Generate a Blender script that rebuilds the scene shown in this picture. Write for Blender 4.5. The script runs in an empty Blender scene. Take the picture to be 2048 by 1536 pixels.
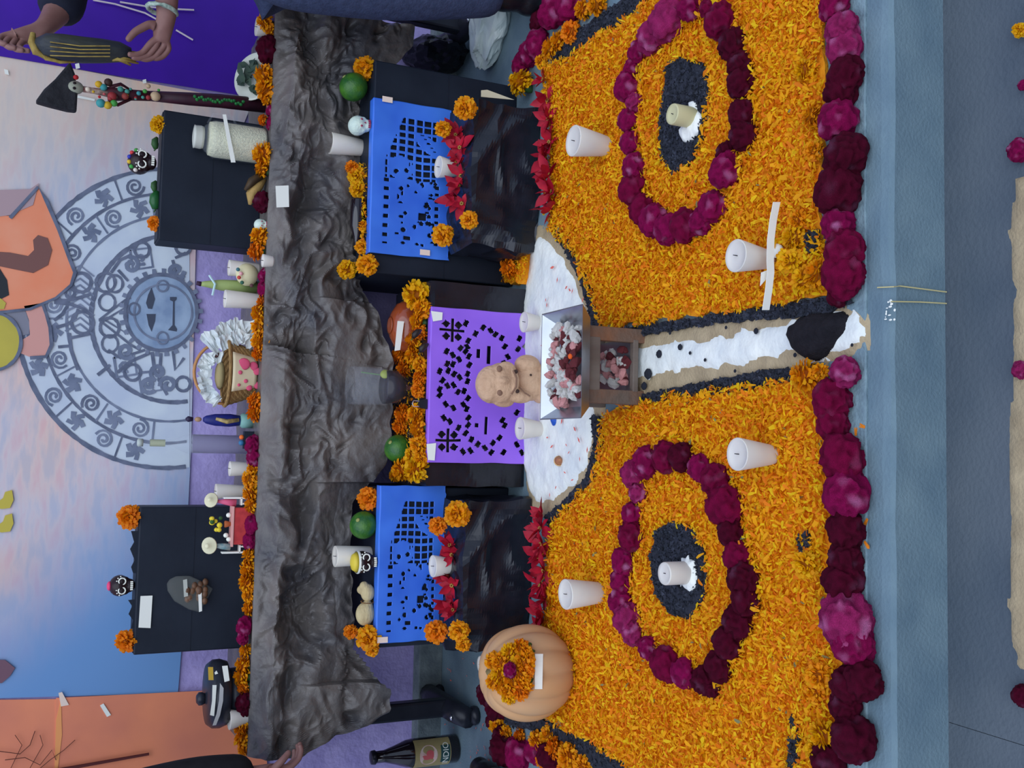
import bpy, bmesh, math, random
import numpy as np
from mathutils import Vector, Matrix, noise, Euler

random.seed(7)
NR = np.random.default_rng(11)
SC = bpy.context.scene
COL = SC.collection

# ------------------------------------------------------------------ camera
PITCH, ROLL, YAW, FPX, EYE = 25.0, 2.95, 4.15, 2000.0, 1.25
_p, _r, _a = (math.radians(v) for v in (PITCH, ROLL, YAW))
FWD = Vector((math.sin(_a) * math.cos(_p), math.cos(_a) * math.cos(_p), -math.sin(_p)))
_R0 = Vector((math.cos(_a), -math.sin(_a), 0))
_U0 = _R0.cross(FWD)
RGT = _R0 * math.cos(_r) + _U0 * math.sin(_r)
UPV = -_R0 * math.sin(_r) + _U0 * math.cos(_r)
CAM = Vector((0, 0, EYE))
cd = bpy.data.cameras.new('camera')
cam = bpy.data.objects.new('camera', cd)
COL.objects.link(cam)
cd.sensor_width = 36
cd.lens = FPX * 36 / 2048
cd.clip_start = 0.02
# the photograph was taken with the phone on its side: world up is picture left
cam.matrix_world = Matrix.Translation(CAM) @ Matrix((-UPV, RGT, -FWD)).transposed().to_4x4()
SC.camera = cam

# ------------------------------------------------------------------ light
SC.view_settings.view_transform = 'Standard'
SC.view_settings.look = 'None'
SC.view_settings.gamma = 1.0
SC.view_settings.use_curve_mapping = False
SC.view_settings.exposure = 0.0
wd = bpy.data.worlds.new('overcast_sky')
SC.world = wd
wd.use_nodes = True
wn = wd.node_tree.nodes
wl = wd.node_tree.links
bg = wn['Background']
tc = wn.new('ShaderNodeTexCoord')
sx = wn.new('ShaderNodeSeparateXYZ')
cr = wn.new('ShaderNodeValToRGB')
wl.new(tc.outputs['Generated'], sx.inputs[0])
mp = wn.new('ShaderNodeMapRange')
mp.inputs['From Min'].default_value = -1
wl.new(sx.outputs['Z'], mp.inputs['Value'])
wl.new(mp.outputs[0], cr.inputs[0])
cr.color_ramp.elements[0].position = 0.45
cr.color_ramp.elements[0].color = (0.16, 0.19, 0.25, 1)
cr.color_ramp.elements[1].position = 1.0
cr.color_ramp.elements[1].color = (0.52, 0.66, 0.95, 1)
e = cr.color_ramp.elements.new(0.54)
e.color = (0.50, 0.62, 0.86, 1)
wl.new(cr.outputs[0], bg.inputs[0])
bg.inputs[1].default_value = 0.95
sd = bpy.data.lights.new('hazy_sun', 'SUN')
sd.energy = 1.85
sd.angle = math.radians(75)
sd.color = (0.86, 0.92, 1.0)
so = bpy.data.objects.new('hazy_sun', sd)
COL.objects.link(so)
so.rotation_euler = (math.radians(40), 0, math.radians(-8))

# ------------------------------------------------------------------ helpers
def ray(x, y):
    return FWD + UPV * (-(x - 1024) / FPX) + RGT * ((768 - y) / FPX)

def G(x, y, z=0.0):            # sight line met with the level plane z
    d = ray(x, y)
    return CAM + d * ((z - EYE) / d.z)

def W(x, y, Y):                # sight line met with the upright plane Y
    d = ray(x, y)
    return CAM + d * (Y / d.y)

def mpp(p):                    # metres per photograph pixel at a point
    return (Vector(p) - CAM).dot(FWD) / FPX

def lin(c):
    return tuple(((v / 255) / 12.92 if v / 255 <= 0.04045 else ((v / 255 + 0.055) / 1.055) ** 2.4) for v in c)

LGT = (0.84, 0.93, 1.20)       # rough colour of the daylight on a lit face
def C(r, g, b):                # surface colour from how it reads in daylight
    return tuple(min(0.92, v / l) for v, l in zip(lin((r, g, b)), LGT))

MATS = {}
def mat(name, c1, c2=None, rough=0.7, scale=20.0, detail=4.0, bump=0.0, bscale=None, metal=0.0, spec=0.4,
        attr=False, trans=0.0, ior=1.45, sheen=0.0, stretch=None, alpha=1.0, lo=0.3, hi=0.7, coat=0.0, sss=0.0):
    if name in MATS:
        return MATS[name]
    m = bpy.data.materials.new(name)
    m.use_nodes = True
    n, l = m.node_tree.nodes, m.node_tree.links
    b = n['Principled BSDF']
    b.inputs['Roughness'].default_value = rough
    b.inputs['Metallic'].default_value = metal
    b.inputs['Specular IOR Level'].default_value = spec
    b.inputs['Transmission Weight'].default_value = trans
    b.inputs['IOR'].default_value = ior
    b.inputs['Sheen Weight'].default_value = sheen
    b.inputs['Alpha'].default_value = alpha
    b.inputs['Coat Weight'].default_value = coat
    if sss:
        b.inputs['Subsurface Weight'].default_value = sss
        b.inputs['Subsurface Radius'].default_value = (0.02, 0.012, 0.008)
    co = n.new('ShaderNodeTexCoord')
    mpn = n.new('ShaderNodeMapping')
    l.new(co.outputs['Object'], mpn.inputs[0])
    if stretch:
        mpn.inputs['Scale'].default_value = stretch
    src = None
    if c2 is not None:
        nz = n.new('ShaderNodeTexNoise')
        nz.inputs['Scale'].default_value = scale
        nz.inputs['Detail'].default_value = detail
        l.new(mpn.outputs[0], nz.inputs['Vector'])
        rp = n.new('ShaderNodeValToRGB')
        rp.color_ramp.elements[0].position = lo
        rp.color_ramp.elements[1].position = hi
        rp.color_ramp.elements[0].color = (*c1, 1)
        rp.color_ramp.elements[1].color = (*c2, 1)
        l.new(nz.outputs['Fac'], rp.inputs[0])
        src = rp.outputs[0]
    if attr:
        at = n.new('ShaderNodeAttribute')
        at.attribute_name = 'Col'
        if src is None:
            src = at.outputs['Color']
        else:
            mx = n.new('ShaderNodeMix')
            mx.data_type = 'RGBA'
            mx.blend_type = 'MULTIPLY'
            mx.inputs[0].default_value = 1.0
            l.new(src, mx.inputs[6])
            l.new(at.outputs['Color'], mx.inputs[7])
            src = mx.outputs[2]
    if src is None:
        b.inputs['Base Color'].default_value = (*c1, 1)
    else:
        l.new(src, b.inputs['Base Color'])
    if bump:
        bz = n.new('ShaderNodeTexNoise')
        bz.inputs['Scale'].default_value = bscale or scale
        bz.inputs['Detail'].default_value = 5
        l.new(mpn.outputs[0], bz.inputs['Vector'])
        bp = n.new('ShaderNodeBump')
        bp.inputs['Strength'].default_value = bump
        bp.inputs['Distance'].default_value = 0.01
        l.new(bz.outputs['Fac'], bp.inputs['Height'])
        l.new(bp.outputs[0], b.inputs['Normal'])
    MATS[name] = m
    return m

def mesh_of(name, V, F, m=None, cols=None, smooth=False):
    me = bpy.data.meshes.new(name)
    me.from_pydata([tuple(v) for v in V], [], [tuple(f) for f in F])
    if cols is not None:
        a = me.color_attributes.new('Col', 'FLOAT_COLOR', 'POINT')
        arr = np.ones((len(V), 4), np.float32)
        arr[:, :3] = np.asarray(cols, np.float32)
        a.data.foreach_set('color', arr.ravel())
    if m:
        me.materials.append(m)
    if smooth:
        me.polygons.foreach_set('use_smooth', [True] * len(me.polygons))
    me.update()
    return me

def obj(name, me, parent=None, loc=(0, 0, 0), rot=(0, 0, 0), sc=1.0):
    o = bpy.data.objects.new(name, me)
    COL.objects.link(o)
    if parent is not None:
        o.parent = parent
    o.location = loc
    o.rotation_euler = rot
    o.scale = (sc, sc, sc) if not hasattr(sc, '__len__') else sc
    return o

def tag(o, label, cat, group=None, kind=None):
    if label:
        o['label'] = label
    if cat:
        o['category'] = cat
    if group:
        o['group'] = group
    if kind:
        o['kind'] = kind
    return o

def thing(name, label, cat, loc=(0, 0, 0), rot=(0, 0, 0), group=None, kind=None):
    o = bpy.data.objects.new(name, None)
    COL.objects.link(o)
    o.empty_display_size = 0.05
    o.location = loc
    o.rotation_euler = rot
    return tag(o, label, cat, group, kind)

def copy_thing(o, loc, rot, sc):
    r = o.copy()
    COL.objects.link(r)
    r.location, r.rotation_euler, r.scale = loc, rot, sc
    for ch in o.children:
        c = ch.copy()
        COL.objects.link(c)
        c.parent = r
    return r

class MB:                      # gathers shapes into one mesh
    def __init__(s):
        s.V, s.F, s.K = [], [], []
        s.col = (1, 1, 1)
    def add(s, V, F, M=None):
        n = len(s.V)
        for v in V:
            v = Vector(v)
            s.V.append(M @ v if M else v)
            s.K.append(s.col)
        s.F += [tuple(i + n for i in f) for f in F]
        return s
    def box(s, c, d, M=None):
        x, y, z = (v / 2 for v in d)
        V = [Vector(c) + Vector((i * x, j * y, k * z)) for i in (-1, 1) for j in (-1, 1) for k in (-1, 1)]
        return s.add(V, [(0, 1, 3, 2), (4, 6, 7, 5), (0, 4, 5, 1), (2, 3, 7, 6), (0, 2, 6, 4), (1, 5, 7, 3)], M)
    def lathe(s, prof, seg=20, M=None, sx=1.0, sy=1.0, cap=True):
        V, F = [], []
        for r, z in prof:
            for k in range(seg):
                t = 2 * math.pi * k / seg
                V.append((r * math.cos(t) * sx, r * math.sin(t) * sy, z))
        for i in range(len(prof) - 1):
            for k in range(seg):
                k2 = (k + 1) % seg
                F.append((i * seg + k, i * seg + k2, (i + 1) * seg + k2, (i + 1) * seg + k))
        if cap:
            F.append(tuple(range(seg - 1, -1, -1)))
            F.append(tuple((len(prof) - 1) * seg + k for k in range(seg)))
        return s.add(V, F, M)
    def tube(s, pts, rad, seg=8, M=None, cap=True):
        pts = [Vector(p) for p in pts]
        n = len(pts)
        if not hasattr(rad, '__len__'):
            rad = [rad] * n
        V, F = [], []
        ref = Vector((0.31, 0.17, 0.93))
        for i, p in enumerate(pts):
            t = (pts[min(i + 1, n - 1)] - pts[max(i - 1, 0)]).normalized()
            a = t.cross(ref)
            if a.length < 1e-3:
                a = t.cross(Vector((1, 0, 0)))
            a.normalize()
            b = t.cross(a)
            for k in range(seg):
                w = 2 * math.pi * k / seg
                V.append(p + (a * math.cos(w) + b * math.sin(w)) * rad[i])
        for i in range(n - 1):
            for k in range(seg):
                k2 = (k + 1) % seg
                F.append((i * seg + k, i * seg + k2, (i + 1) * seg + k2, (i + 1) * seg + k))
        if cap:
            F.append(tuple(range(seg - 1, -1, -1)))
            F.append(tuple((n - 1) * seg + k for k in range(seg)))
        return s.add(V, F, M)
    def ball(s, c, r, M=None, seg=14, rings=9):
        if not hasattr(r, '__len__'):
            r = (r, r, r)
        V = [(c[0], c[1], c[2] - r[2])]
        F = []
        for i in range(1, rings):
            ph = -math.pi / 2 + math.pi * i / rings
            for k in range(seg):
                t = 2 * math.pi * k / seg
                V.append((c[0] + r[0] * math.cos(ph) * math.cos(t), c[1] + r[1] * math.cos(ph) * math.sin(t), c[2] + r[2] * math.sin(ph)))
        V.append((c[0], c[1], c[2] + r[2]))
        for k in range(seg):
            F.append((0, 1 + (k + 1) % seg, 1 + k))
            F.append((len(V) - 1, 1 + (rings - 2) * seg + k, 1 + (rings - 2) * seg + (k + 1) % seg))
        for i in range(rings - 2):
            for k in range(seg):
                a, b = 1 + i * seg + k, 1 + i * seg + (k + 1) % seg
                F.append((a, b, b + seg, a + seg))
        return s.add(V, F, M)
    def slab(s, outline, h, M=None):     # upright prism on a flat outline (x, y)
        n = len(outline)
        ar = sum(outline[i][0] * outline[(i + 1) % n][1] - outline[(i + 1) % n][0] * outline[i][1] for i in range(n))
        if ar < 0:
            outline = outline[::-1]
        V = [(p[0], p[1], 0) for p in outline] + [(p[0], p[1], h) for p in outline]
        F = [tuple(range(n - 1, -1, -1)), tuple(range(n, 2 * n))]
        F += [(i, (i + 1) % n, n + (i + 1) % n, n + i) for i in range(n)]
        return s.add(V, F, M)
    def build(s, name, m, parent=None, loc=(0, 0, 0), rot=(0, 0, 0), sc=1.0, smooth=False, bevel=0.0, sub=0, cols=False):
        me = mesh_of(name, s.V, s.F, m, s.K if cols else None, smooth)
        o = obj(name, me, parent, loc, rot, sc)
        if bevel:
            b = o.modifiers.new('bevel', 'BEVEL')
            b.width, b.segments, b.limit_method = bevel, 2, 'ANGLE'
        if sub:
            o.modifiers.new('sub', 'SUBSURF').levels = sub
            o.modifiers['sub'].render_levels = sub
        return o

def rotz(a):
    return Matrix.Rotation(a, 4, 'Z')

def T(x, y, z):
    return Matrix.Translation((x, y, z))

def inside(P, poly):
    x, y = P[:, 0], P[:, 1]
    r = np.zeros(len(P), bool)
    n = len(poly)
    for i in range(n):
        x0, y0 = poly[i][0], poly[i][1]
        x1, y1 = poly[(i + 1) % n][0], poly[(i + 1) % n][1]
        c = (y0 > y) != (y1 > y)
        r ^= c & (x < (x1 - x0) * (y - y0) / (y1 - y0 + 1e-12) + x0)
    return r

def gpoly(px, z=0.0):
    return [G(x, y, z).xy for x, y in px]

def jag(poly, step=0.012, amp=0.006):   # roughens an outline laid by hand
    out = []
    n = len(poly)
    for i in range(n):
        a, b = Vector(poly[i]), Vector(poly[(i + 1) % n])
        k = max(1, int((b - a).length / step))
        for j in range(k):
            out.append(a.lerp(b, j / k) + Vector((random.uniform(-amp, amp), random.uniform(-amp, amp))))
    return out

def blob(name, ells, m, parent=None, voxel=0.004, loc=(0, 0, 0), rot=(0, 0, 0), smooth=4, rough=0.0, rs=40):
    b = MB()
    for c, r in ells:
        b.ball(c, r)
    o = b.build(name, m, parent, loc, rot)
    md = o.modifiers.new('remesh', 'REMESH')
    md.mode, md.voxel_size, md.use_smooth_shade = 'VOXEL', voxel, True
    sm = o.modifiers.new('smooth', 'SMOOTH')
    sm.factor, sm.iterations = 0.5, smooth
    return o

# ------------------------------------------------------------------ materials
M_conc = mat('pavement_concrete', C(108, 134, 160), C(88, 114, 142), 0.85, 9, 8, 0.25, 160)
M_conc2 = mat('street_concrete', C(84, 96, 116), C(66, 80, 102), 0.9, 5, 8, 0.3, 120)
M_lilac = mat('lilac_wall_paint', C(174, 168, 245), C(150, 144, 222), 0.8, 14, 6, 0.3, 60)
M_plinth = mat('grey_plaster', C(110, 125, 142), C(84, 98, 116), 0.9, 30, 6, 0.3, 120)
M_black = mat('black_plastic', (0.007, 0.008, 0.013), (0.015, 0.017, 0.026), 0.24, 12, 4, 0.12, 30, spec=0.5)
M_dark = mat('dark_lining_paper', (0.008, 0.012, 0.022), (0.014, 0.020, 0.033), 0.55, 8, 4, 0.08, 30, spec=0.3)
M_white = mat('white_paper', C(225, 235, 250), None, 0.7)
M_wax = mat('white_wax', C(212, 214, 224), C(196, 198, 214), 0.4, 12, 2, sss=0.15)
M_wax2 = mat('cream_wax', C(196, 198, 172), C(180, 182, 156), 0.45, 12, 2)
M_wick = mat('charred_wick', (0.03, 0.025, 0.03), None, 0.9)
M_petal = mat('marigold_petal', (1, 1, 1), None, 0.6, attr=True, spec=0.25)
_n, _l = M_petal.node_tree.nodes, M_petal.node_tree.links     # thin petals let light through
_tr = _n.new('ShaderNodeBsdfTranslucent')
_mx = _n.new('ShaderNodeMixShader')
_mx.inputs[0].default_value = 0.35
_at = [q for q in _n if q.type == 'ATTRIBUTE'][0]
_l.new(_at.outputs['Color'], _tr.inputs['Color'])
_l.new(_n['Principled BSDF'].outputs[0], _mx.inputs[1])
_l.new(_tr.outputs[0], _mx.inputs[2])
_l.new(_mx.outputs[0], _n['Material Output'].inputs['Surface'])
M_cox = mat('cockscomb_velvet', (1.0, 0.9, 0.95), (0.5, 0.42, 0.46), 0.8, 45, 5, 0.6, 90, attr=True, spec=0.12, lo=0.35, hi=0.65)
M_leaf = mat('leaf_green', C(52, 96, 52), C(36, 70, 44), 0.55, 40)
M_lime = mat('lime_peel', C(30, 84, 40), C(66, 118, 40), 0.35, 38, 3, 0.15, 200, spec=0.5)
M_choc = mat('dark_chocolate', C(38, 20, 28), C(28, 14, 22), 0.35, 20)
M_icing = mat('white_icing', C(235, 240, 250), None, 0.55)
M_sugar = mat('sugar', C(205, 228, 235), C(185, 210, 222), 0.6, 60, 4, 0.3, 200)
M_gold = mat('gold_yellow', C(190, 160, 60), None, 0.45)
M_glass = mat('clear_glass', (0.75, 0.82, 0.92), None, 0.03, alpha=0.045, spec=0.8)
M_red = mat('red_bract', C(178, 24, 54), C(122, 12, 42), 0.55, 30, 3, spec=0.3)
M_salt = mat('white_salt', C(226, 236, 252), C(205, 218, 240), 0.75, 14, 5, 0.35, 60)
M_tan = mat('tan_sand', C(172, 160, 142), C(150, 138, 122), 0.9, 24, 6, 0.35, 160)
M_coal = mat('black_sand', (0.015, 0.018, 0.028), (0.034, 0.038, 0.056), 0.8, 60, 5, 0.6, 140, attr=True)

# ------------------------------------------------------------------ setting
WALL_Y = 3.24
def structure(b, name, m, **k):
    o = b.build(name, m, **k)
    o['kind'] = 'structure'
    return o
structure(MB().box((0, WALL_Y + 0.1, 1.6), (9, 0.2, 3.6)), 'wall_back', M_lilac)
structure(MB().box((0, 3.21, 0.04), (9, 0.06, 0.084)), 'baseboard_back', M_plinth, bevel=0.004)
STEP_Y = 1.212
fl = MB()
nx, prof = 160, [(3.3, 0.0), (STEP_Y + 0.25, 0.0), (STEP_Y + 0.02, 0.0), (STEP_Y + 0.006, -0.003), (STEP_Y, -0.010), (STEP_Y + 0.001, -0.14), (STEP_Y + 0.02, -0.3), (3.3, -0.3)]
Vf, Ff = [], []
for j, (Y, z) in enumerate(prof):
    for i in range(nx + 1):
        X = -4.5 + 9 * i / nx
        w = 0.004 * noise.noise((X * 9, j * 0.3, 1)) + 0.003 * noise.noise((X * 31, j * 0.3, 4)) if 2 <= j <= 4 else 0
        Vf.append((X, Y + w, z + (w * 0.5 if j > 1 and j < 5 else 0)))
n1 = nx + 1
for j in range(len(prof) - 1):
    for i in range(nx):
        Ff.append((j * n1 + i, j * n1 + i + 1, (j + 1) * n1 + i + 1, (j + 1) * n1 + i))
structure(fl.add(Vf, Ff), 'floor', M_conc)
structure(MB().box((0, STEP_Y + 0.075, 0.001), (9, 0.045, 0.006)), 'trim_1', mat('pale_nosing_band', C(122, 150, 176), C(98, 122, 148), 0.85, 40, 8, 0.5, 90), bevel=0.002)
gr = MB()
for x0, x1 in ((-4.5, -0.4335), (-0.4325, 4.5)):            # a joint runs across the lower pavement
    gr.box(((x0 + x1) / 2, -0.6, -0.174), (x1 - x0, 3.66, 0.1))
structure(gr, 'ground', M_conc2)

# ------------------------------------------------------------------ paper panels on the wall
def wall_pt(x, y, out):
    return W(x, y, WALL_Y - out)

def wall_sheet(name, px, out, th, m, parent=None, **k):
    q = [wall_pt(x, y, out) for x, y in px]
    b = MB()
    b.slab([(p.x, p.z) for p in q], th, Matrix(((1, 0, 0, 0), (0, 0, 1, WALL_Y - out), (0, 1, 0, 0), (0, 0, 0, 1))))
    return b.build(name, m, parent, **k)

def mural_material():
    m = bpy.data.materials.new('crayon_mural')
    m.use_nodes = True
    n, l = m.node_tree.nodes, m.node_tree.links
    b = n['Principled BSDF']
    b.inputs['Roughness'].default_value = 0.55
    co = n.new('ShaderNodeTexCoord')
    def noise_ramp(scale, stretch, rot, stops, detail=5):
        mpn = n.new('ShaderNodeMapping')
        mpn.inputs['Scale'].default_value = stretch
        mpn.inputs['Rotation'].default_value = (0, rot, 0)
        l.new(co.outputs['Object'], mpn.inputs[0])
        z = n.new('ShaderNodeTexNoise')
        z.inputs['Scale'].default_value = scale
        z.inputs['Detail'].default_value = detail
        l.new(mpn.outputs[0], z.inputs['Vector'])
        r = n.new('ShaderNodeValToRGB')
        r.color_ramp.elements[0].position, r.color_ramp.elements[0].color = stops[0][0], (*stops[0][1], 1)
        r.color_ramp.elements[1].position, r.color_ramp.elements[1].color = stops[-1][0], (*stops[-1][1], 1)
        for p, c in stops[1:-1]:
            r.color_ramp.elements.new(p).color = (*c, 1)
        l.new(z.outputs['Fac'], r.inputs[0])
        return r.outputs[0]
    base = noise_ramp(1.8, (1, 1, 1), 0, [(0.34, C(182, 192, 230)), (0.5, C(200, 198, 228)), (0.66, C(222, 194, 198))], 3)
    strokes = noise_ramp(9, (1.0, 1, 4.0), math.radians(24), [(0.38, (0.80, 0.90, 1.0)), (0.52, (1, 1, 1)), (0.66, (1.0, 0.86, 0.90))])
    mx = n.new('ShaderNodeMix')
    mx.data_type, mx.blend_type = 'RGBA', 'MULTIPLY'
    mx.inputs[0].default_value = 1
    l.new(base, mx.inputs[6])
    l.new(strokes, mx.inputs[7])
    # the crayon turns blue towards the low end beside the orange sheet, warm by the purple sheet
    sp = n.new('ShaderNodeSeparateXYZ')
    l.new(co.outputs['Object'], sp.inputs[0])
    def band(sock_a, wa, sock_b, wb, lo, hi):
        ma = n.new('ShaderNodeMath'); ma.operation = 'MULTIPLY'; ma.inputs[1].default_value = wa
        l.new(sp.outputs[sock_a], ma.inputs[0])
        mb = n.new('ShaderNodeMath'); mb.operation = 'MULTIPLY_ADD'; mb.inputs[1].default_value = wb
        l.new(sp.outputs[sock_b], mb.inputs[0])
        l.new(ma.outputs[0], mb.inputs[2])
        r = n.new('ShaderNodeMapRange')
        r.interpolation_type = 'SMOOTHSTEP'
        r.inputs['From Min'].default_value, r.inputs['From Max'].default_value = lo, hi
        l.new(mb.outputs[0], r.inputs['Value'])
        return r.outputs[0]
    def over(col, fac, c):
        k = n.new('ShaderNodeMix')
        k.data_type, k.blend_type = 'RGBA', 'MIX'
        l.new(fac, k.inputs[0])
        l.new(col, k.inputs[6])
        k.inputs[7].default_value = (*c, 1)
        return k.outputs[2]
    x0 = wall_pt(200, 1390, 0).x
    blue = band('X', 1.0, 'Z', 0.75, x0 + 1.55, x0 + 0.95)
    c1 = over(mx.outputs[2], blue, C(100, 148, 222))
    x1 = wall_pt(250, 200, 0).x
    warm = band('X', 1.0, 'Z', 0.5, x1 + 0.15, x1 + 0.62)
    wm = n.new('ShaderNodeMath'); wm.operation = 'MULTIPLY'; wm.inputs[1].default_value = 0.5
    l.new(warm, wm.inputs[0])
    c2 = over(c1, wm.outputs[0], C(222, 200, 178))
    l.new(c2, b.inputs['Base Color'])
    return m

mural = thing('mural_paper', 'crayon mural sheet with a grey sun stone, taped behind the table', 'mural', wall_pt(380, 760, 0.004))
mr = Matrix.Translation(-mural.location)
def mural_part(name, px, out, m, th=0.0012):
    o = wall_sheet(name, px, out, th, m, mural)
    o.location = -mural.location
    return o
mural_part('paper_sheet', [(-260, 60), (505, 205), (392, 480), (382, 900), (362, 1310), (356, 1386), (-260, 1404)], 0.006, mural_material())
M_disc = mat('pale_blue_crayon', C(198, 216, 250), C(180, 198, 240), 0.6, 9, 5, lo=0.35, hi=0.7)
disc = []
for k in range(0, 91):
    t = math.radians(90 + 10 - k * 2.22)
    x, y = 330 - 296 * math.cos(t - math.pi / 2 + math.radians(0)), 637 - 296 * math.sin(t - math.pi / 2)
    disc.append((x, y))
disc = [(330 - 296 * math.cos(math.radians(a)), 637 + 302 * math.sin(math.radians(a))) for a in range(-100, 101, 4)]
disc = [(min(x, 379), y) for x, y in disc]
mural_part('sun_stone_disc', disc, 0.0075, M_disc)
M_line = mat('charcoal_line', C(82, 94, 128), C(110, 122, 160), 0.8, 30)
M_line2 = mat('graphite_shading', C(96, 110, 148), C(124, 138, 178), 0.8, 20)
M_face = mat('blue_grey_crayon', C(152, 178, 224), C(120, 146, 196), 0.7, 18)

RIB = [0]
def ribbon(b, pts, w, out):          # a drawn line laid flat on the wall sheet
    RIB[0] += 1
    out += RIB[0] * 4e-6             # each stroke lies on the one before
    P2 = [wall_pt(x, y, out) for x, y in pts]
    V, F = [], []
    n = len(P2)
    for i in range(n):
        t = (P2[min(i + 1, n - 1)] - P2[max(i - 1, 0)])
        t.y = 0
        t.normalize()
        nn = Vector((-t.z, 0, t.x)) * (w * 0.5 * 0.0018 * (0.8 + 0.4 * random.random()))
        V += [P2[i] + nn, P2[i] - nn]
    for i in range(n - 1):
        F.append((2 * i, 2 * i + 1, 2 * i + 3, 2 * i + 2))
    b.add(V, F)

def arc(cx, cy, rx, ry, a0, a1, n=40):
    return [(cx - rx * math.cos(math.radians(a0 + (a1 - a0) * i / n)), cy + ry * math.sin(math.radians(a0 + (a1 - a0) * i / n))) for i in range(n + 1)]

def spiral(cx, cy, r, turns, ph, n=26):
    return [(cx + r * (1 - i / n * 0.85) * math.cos(ph + turns * 6.283 * i / n), cy + r * (1 - i / n * 0.85) * math.sin(ph + turns * 6.283 * i / n)) for i in range(n + 1)]

ln, lt = MB(), MB()
def clipx(pts, lim=379):
    return [p for p in pts if p[0] < lim]
for rr, w, ang in ((296, 7, 98), (247, 5, 100), (166, 7, 104)):
    ribbon(ln, clipx(arc(330 if rr > 200 else 348, 637, rr, rr * 1.01, -ang, ang, 90)), w, 0.0092)
ribbon(lt, clipx(arc(338, 637, 205, 206, -100, 100, 80)), 4, 0.0090)
for a in range(-84, 92, 14):                     # spokes between the two outer rings
    r0, r1 = (247, 294) if a % 28 else (205, 247)
    c, s = math.cos(math.radians(a)), math.sin(math.radians(a))
    ribbon(ln if a % 28 else lt, clipx([(330 - r0 * c, 637 + r0 * s), (330 - (r0 + r1) / 2 * c, 637 + (r0 + r1) / 2 * s), (330 - r1 * c, 637 + r1 * s)]), 3, 0.0093)
for i, a in enumerate(range(-77, 84, 14)):       # glyphs: curls and little splayed figures in turn
    for rr, sz in ((271, 19), (226, 19)):
        cx, cy = 330 - rr * math.cos(math.radians(a)), 637 + rr * math.sin(math.radians(a))
        if cx > 366 or cx < 60:
            continue
        if (i + (rr > 250)) % 2:
            ribbon(lt if i % 3 else ln, spiral(cx, cy, sz, 1.9, i), 4, 0.0093)
        else:
            for q in range(5):
                t = q * 1.257 + i
                ribbon(lt, [(cx, cy), (cx + sz * 0.5 * math.cos(t), cy + sz * 0.5 * math.sin(t)), (cx + sz * math.cos(t + 0.5), cy + sz * math.sin(t + 0.5))], 8, 0.0093)
for a in (-62, -31, -14, 22, 45, 70):
    cx, cy = 345 - 135 * math.cos(math.radians(a)), 637 + 135 * math.sin(math.radians(a))
    if abs(a) < 40:
        ribbon(ln, arc(cx, cy, 16, 17, 0, 360, 24), 4, 0.0093)
    else:
        ribbon(lt, [(cx - 22, cy - 18), (cx + 18, cy - 22), (cx + 24, cy + 16), (cx - 16, cy + 22), (cx - 22, cy - 18)], 4, 0.0093)
        ribbon(lt, spiral(cx, cy, 12, 1.2, a), 5, 0.0094)
for pts in ([(198, 640), (250, 600), (262, 596)], [(198, 640), (262, 690), (280, 700)], [(210, 640), (255, 612), (255, 668), (210, 640)]):
    ribbon(ln, pts, 4, 0.0093)
for k in range(10):                              # swags left of the pointed crown
    yy = 545 + k * 13
    ribbon(lt, [(130 + 3 * (k % 3), yy), (160, yy - 14), (188, yy + 8)], 3, 0.0093)
ribbon(ln, arc(322, 625, 72, 76, 0, 360, 50), 6, 0.0100)
for cx, cy, r in ((163, 565, 19), (140, 586, 9), (165, 645, 22), (211, 565, 19), (219, 655, 19), (265, 745, 16), (284, 500, 15), (366, 494, 15), (366, 768, 14)):
    ribbon(ln, arc(cx, cy, r, r, 0, 360, 24), 5, 0.0094)
for pts in ([(110, 600), (135, 601), (160, 595), (182, 588)], [(108, 605), (140, 608), (168, 618), (184, 632)], [(108, 641), (125, 628), (134, 612)], [(112, 655), (136, 648), (150, 636), (156, 618)],
            [(236, 540), (256, 562)], [(222, 545), (240, 520), (262, 510)], [(216, 700), (240, 716), (290, 700)], [(235, 745), (262, 722), (300, 706)], [(350, 516), (372, 506)], [(345, 520), (352, 548), (368, 562)],
            [(304, 704), (310, 750)], [(346, 702), (350, 740), (368, 716)], [(322, 706), (318, 760), (334, 790)], [(138, 666), (142, 700), (156, 740)], [(116, 694), (138, 692)], [(140, 676), (180, 668)], [(195, 750), (220, 730)]):
    ribbon(ln, pts, 5, 0.0094)
for cx, cy in ((262, 530), (252, 702), (316, 745), (296, 770), (336, 770), (352, 540)):
    ribbon(lt, spiral(cx, cy, 17, 1.3, cx), 7, 0.0095)
for k in range(26):
    t = math.radians(k * 14)
    ribbon(lt, [(322 - 73 * math.cos(t), 625 + 77 * math.sin(t)), (322 - 84 * math.cos(t), 625 + 88 * math.sin(t))], 7, 0.0096)
ribbon(lt, arc(326, 625, 58, 56, 0, 360, 40), 3, 0.0101)
ribbon(ln, arc(268, 618, 11, 12, 0, 360, 18), 3, 0.0102)
ribbon(lt, arc(325, 572, 11, 11, 0, 360, 18), 3, 0.0102)
ribbon(lt, arc(325, 676, 11, 12, 0, 360, 18), 3, 0.0102)
mural_part('sun_face', arc(322, 625, 72, 76, 0, 354, 48), 0.0088, M_face)
eyes = []
M_eye = mat('dark_graphite', C(66, 76, 104), None, 0.8)
mural_part('sun_eye', [(303, 575), (310, 598), (304, 618), (296, 617), (292, 606), (296, 590)], 0.0100, M_eye)
mural_part('sun_eye', [(293, 628), (311, 628), (310, 642), (303, 663), (297, 650)], 0.0100, M_eye)
mural_part('sun_mouth', [(340, 594), (353, 594), (353, 599), (349, 603), (349, 650), (354, 658), (353, 663), (336, 660), (345, 650), (346, 603), (340, 600)], 0.0100, M_eye)
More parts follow.
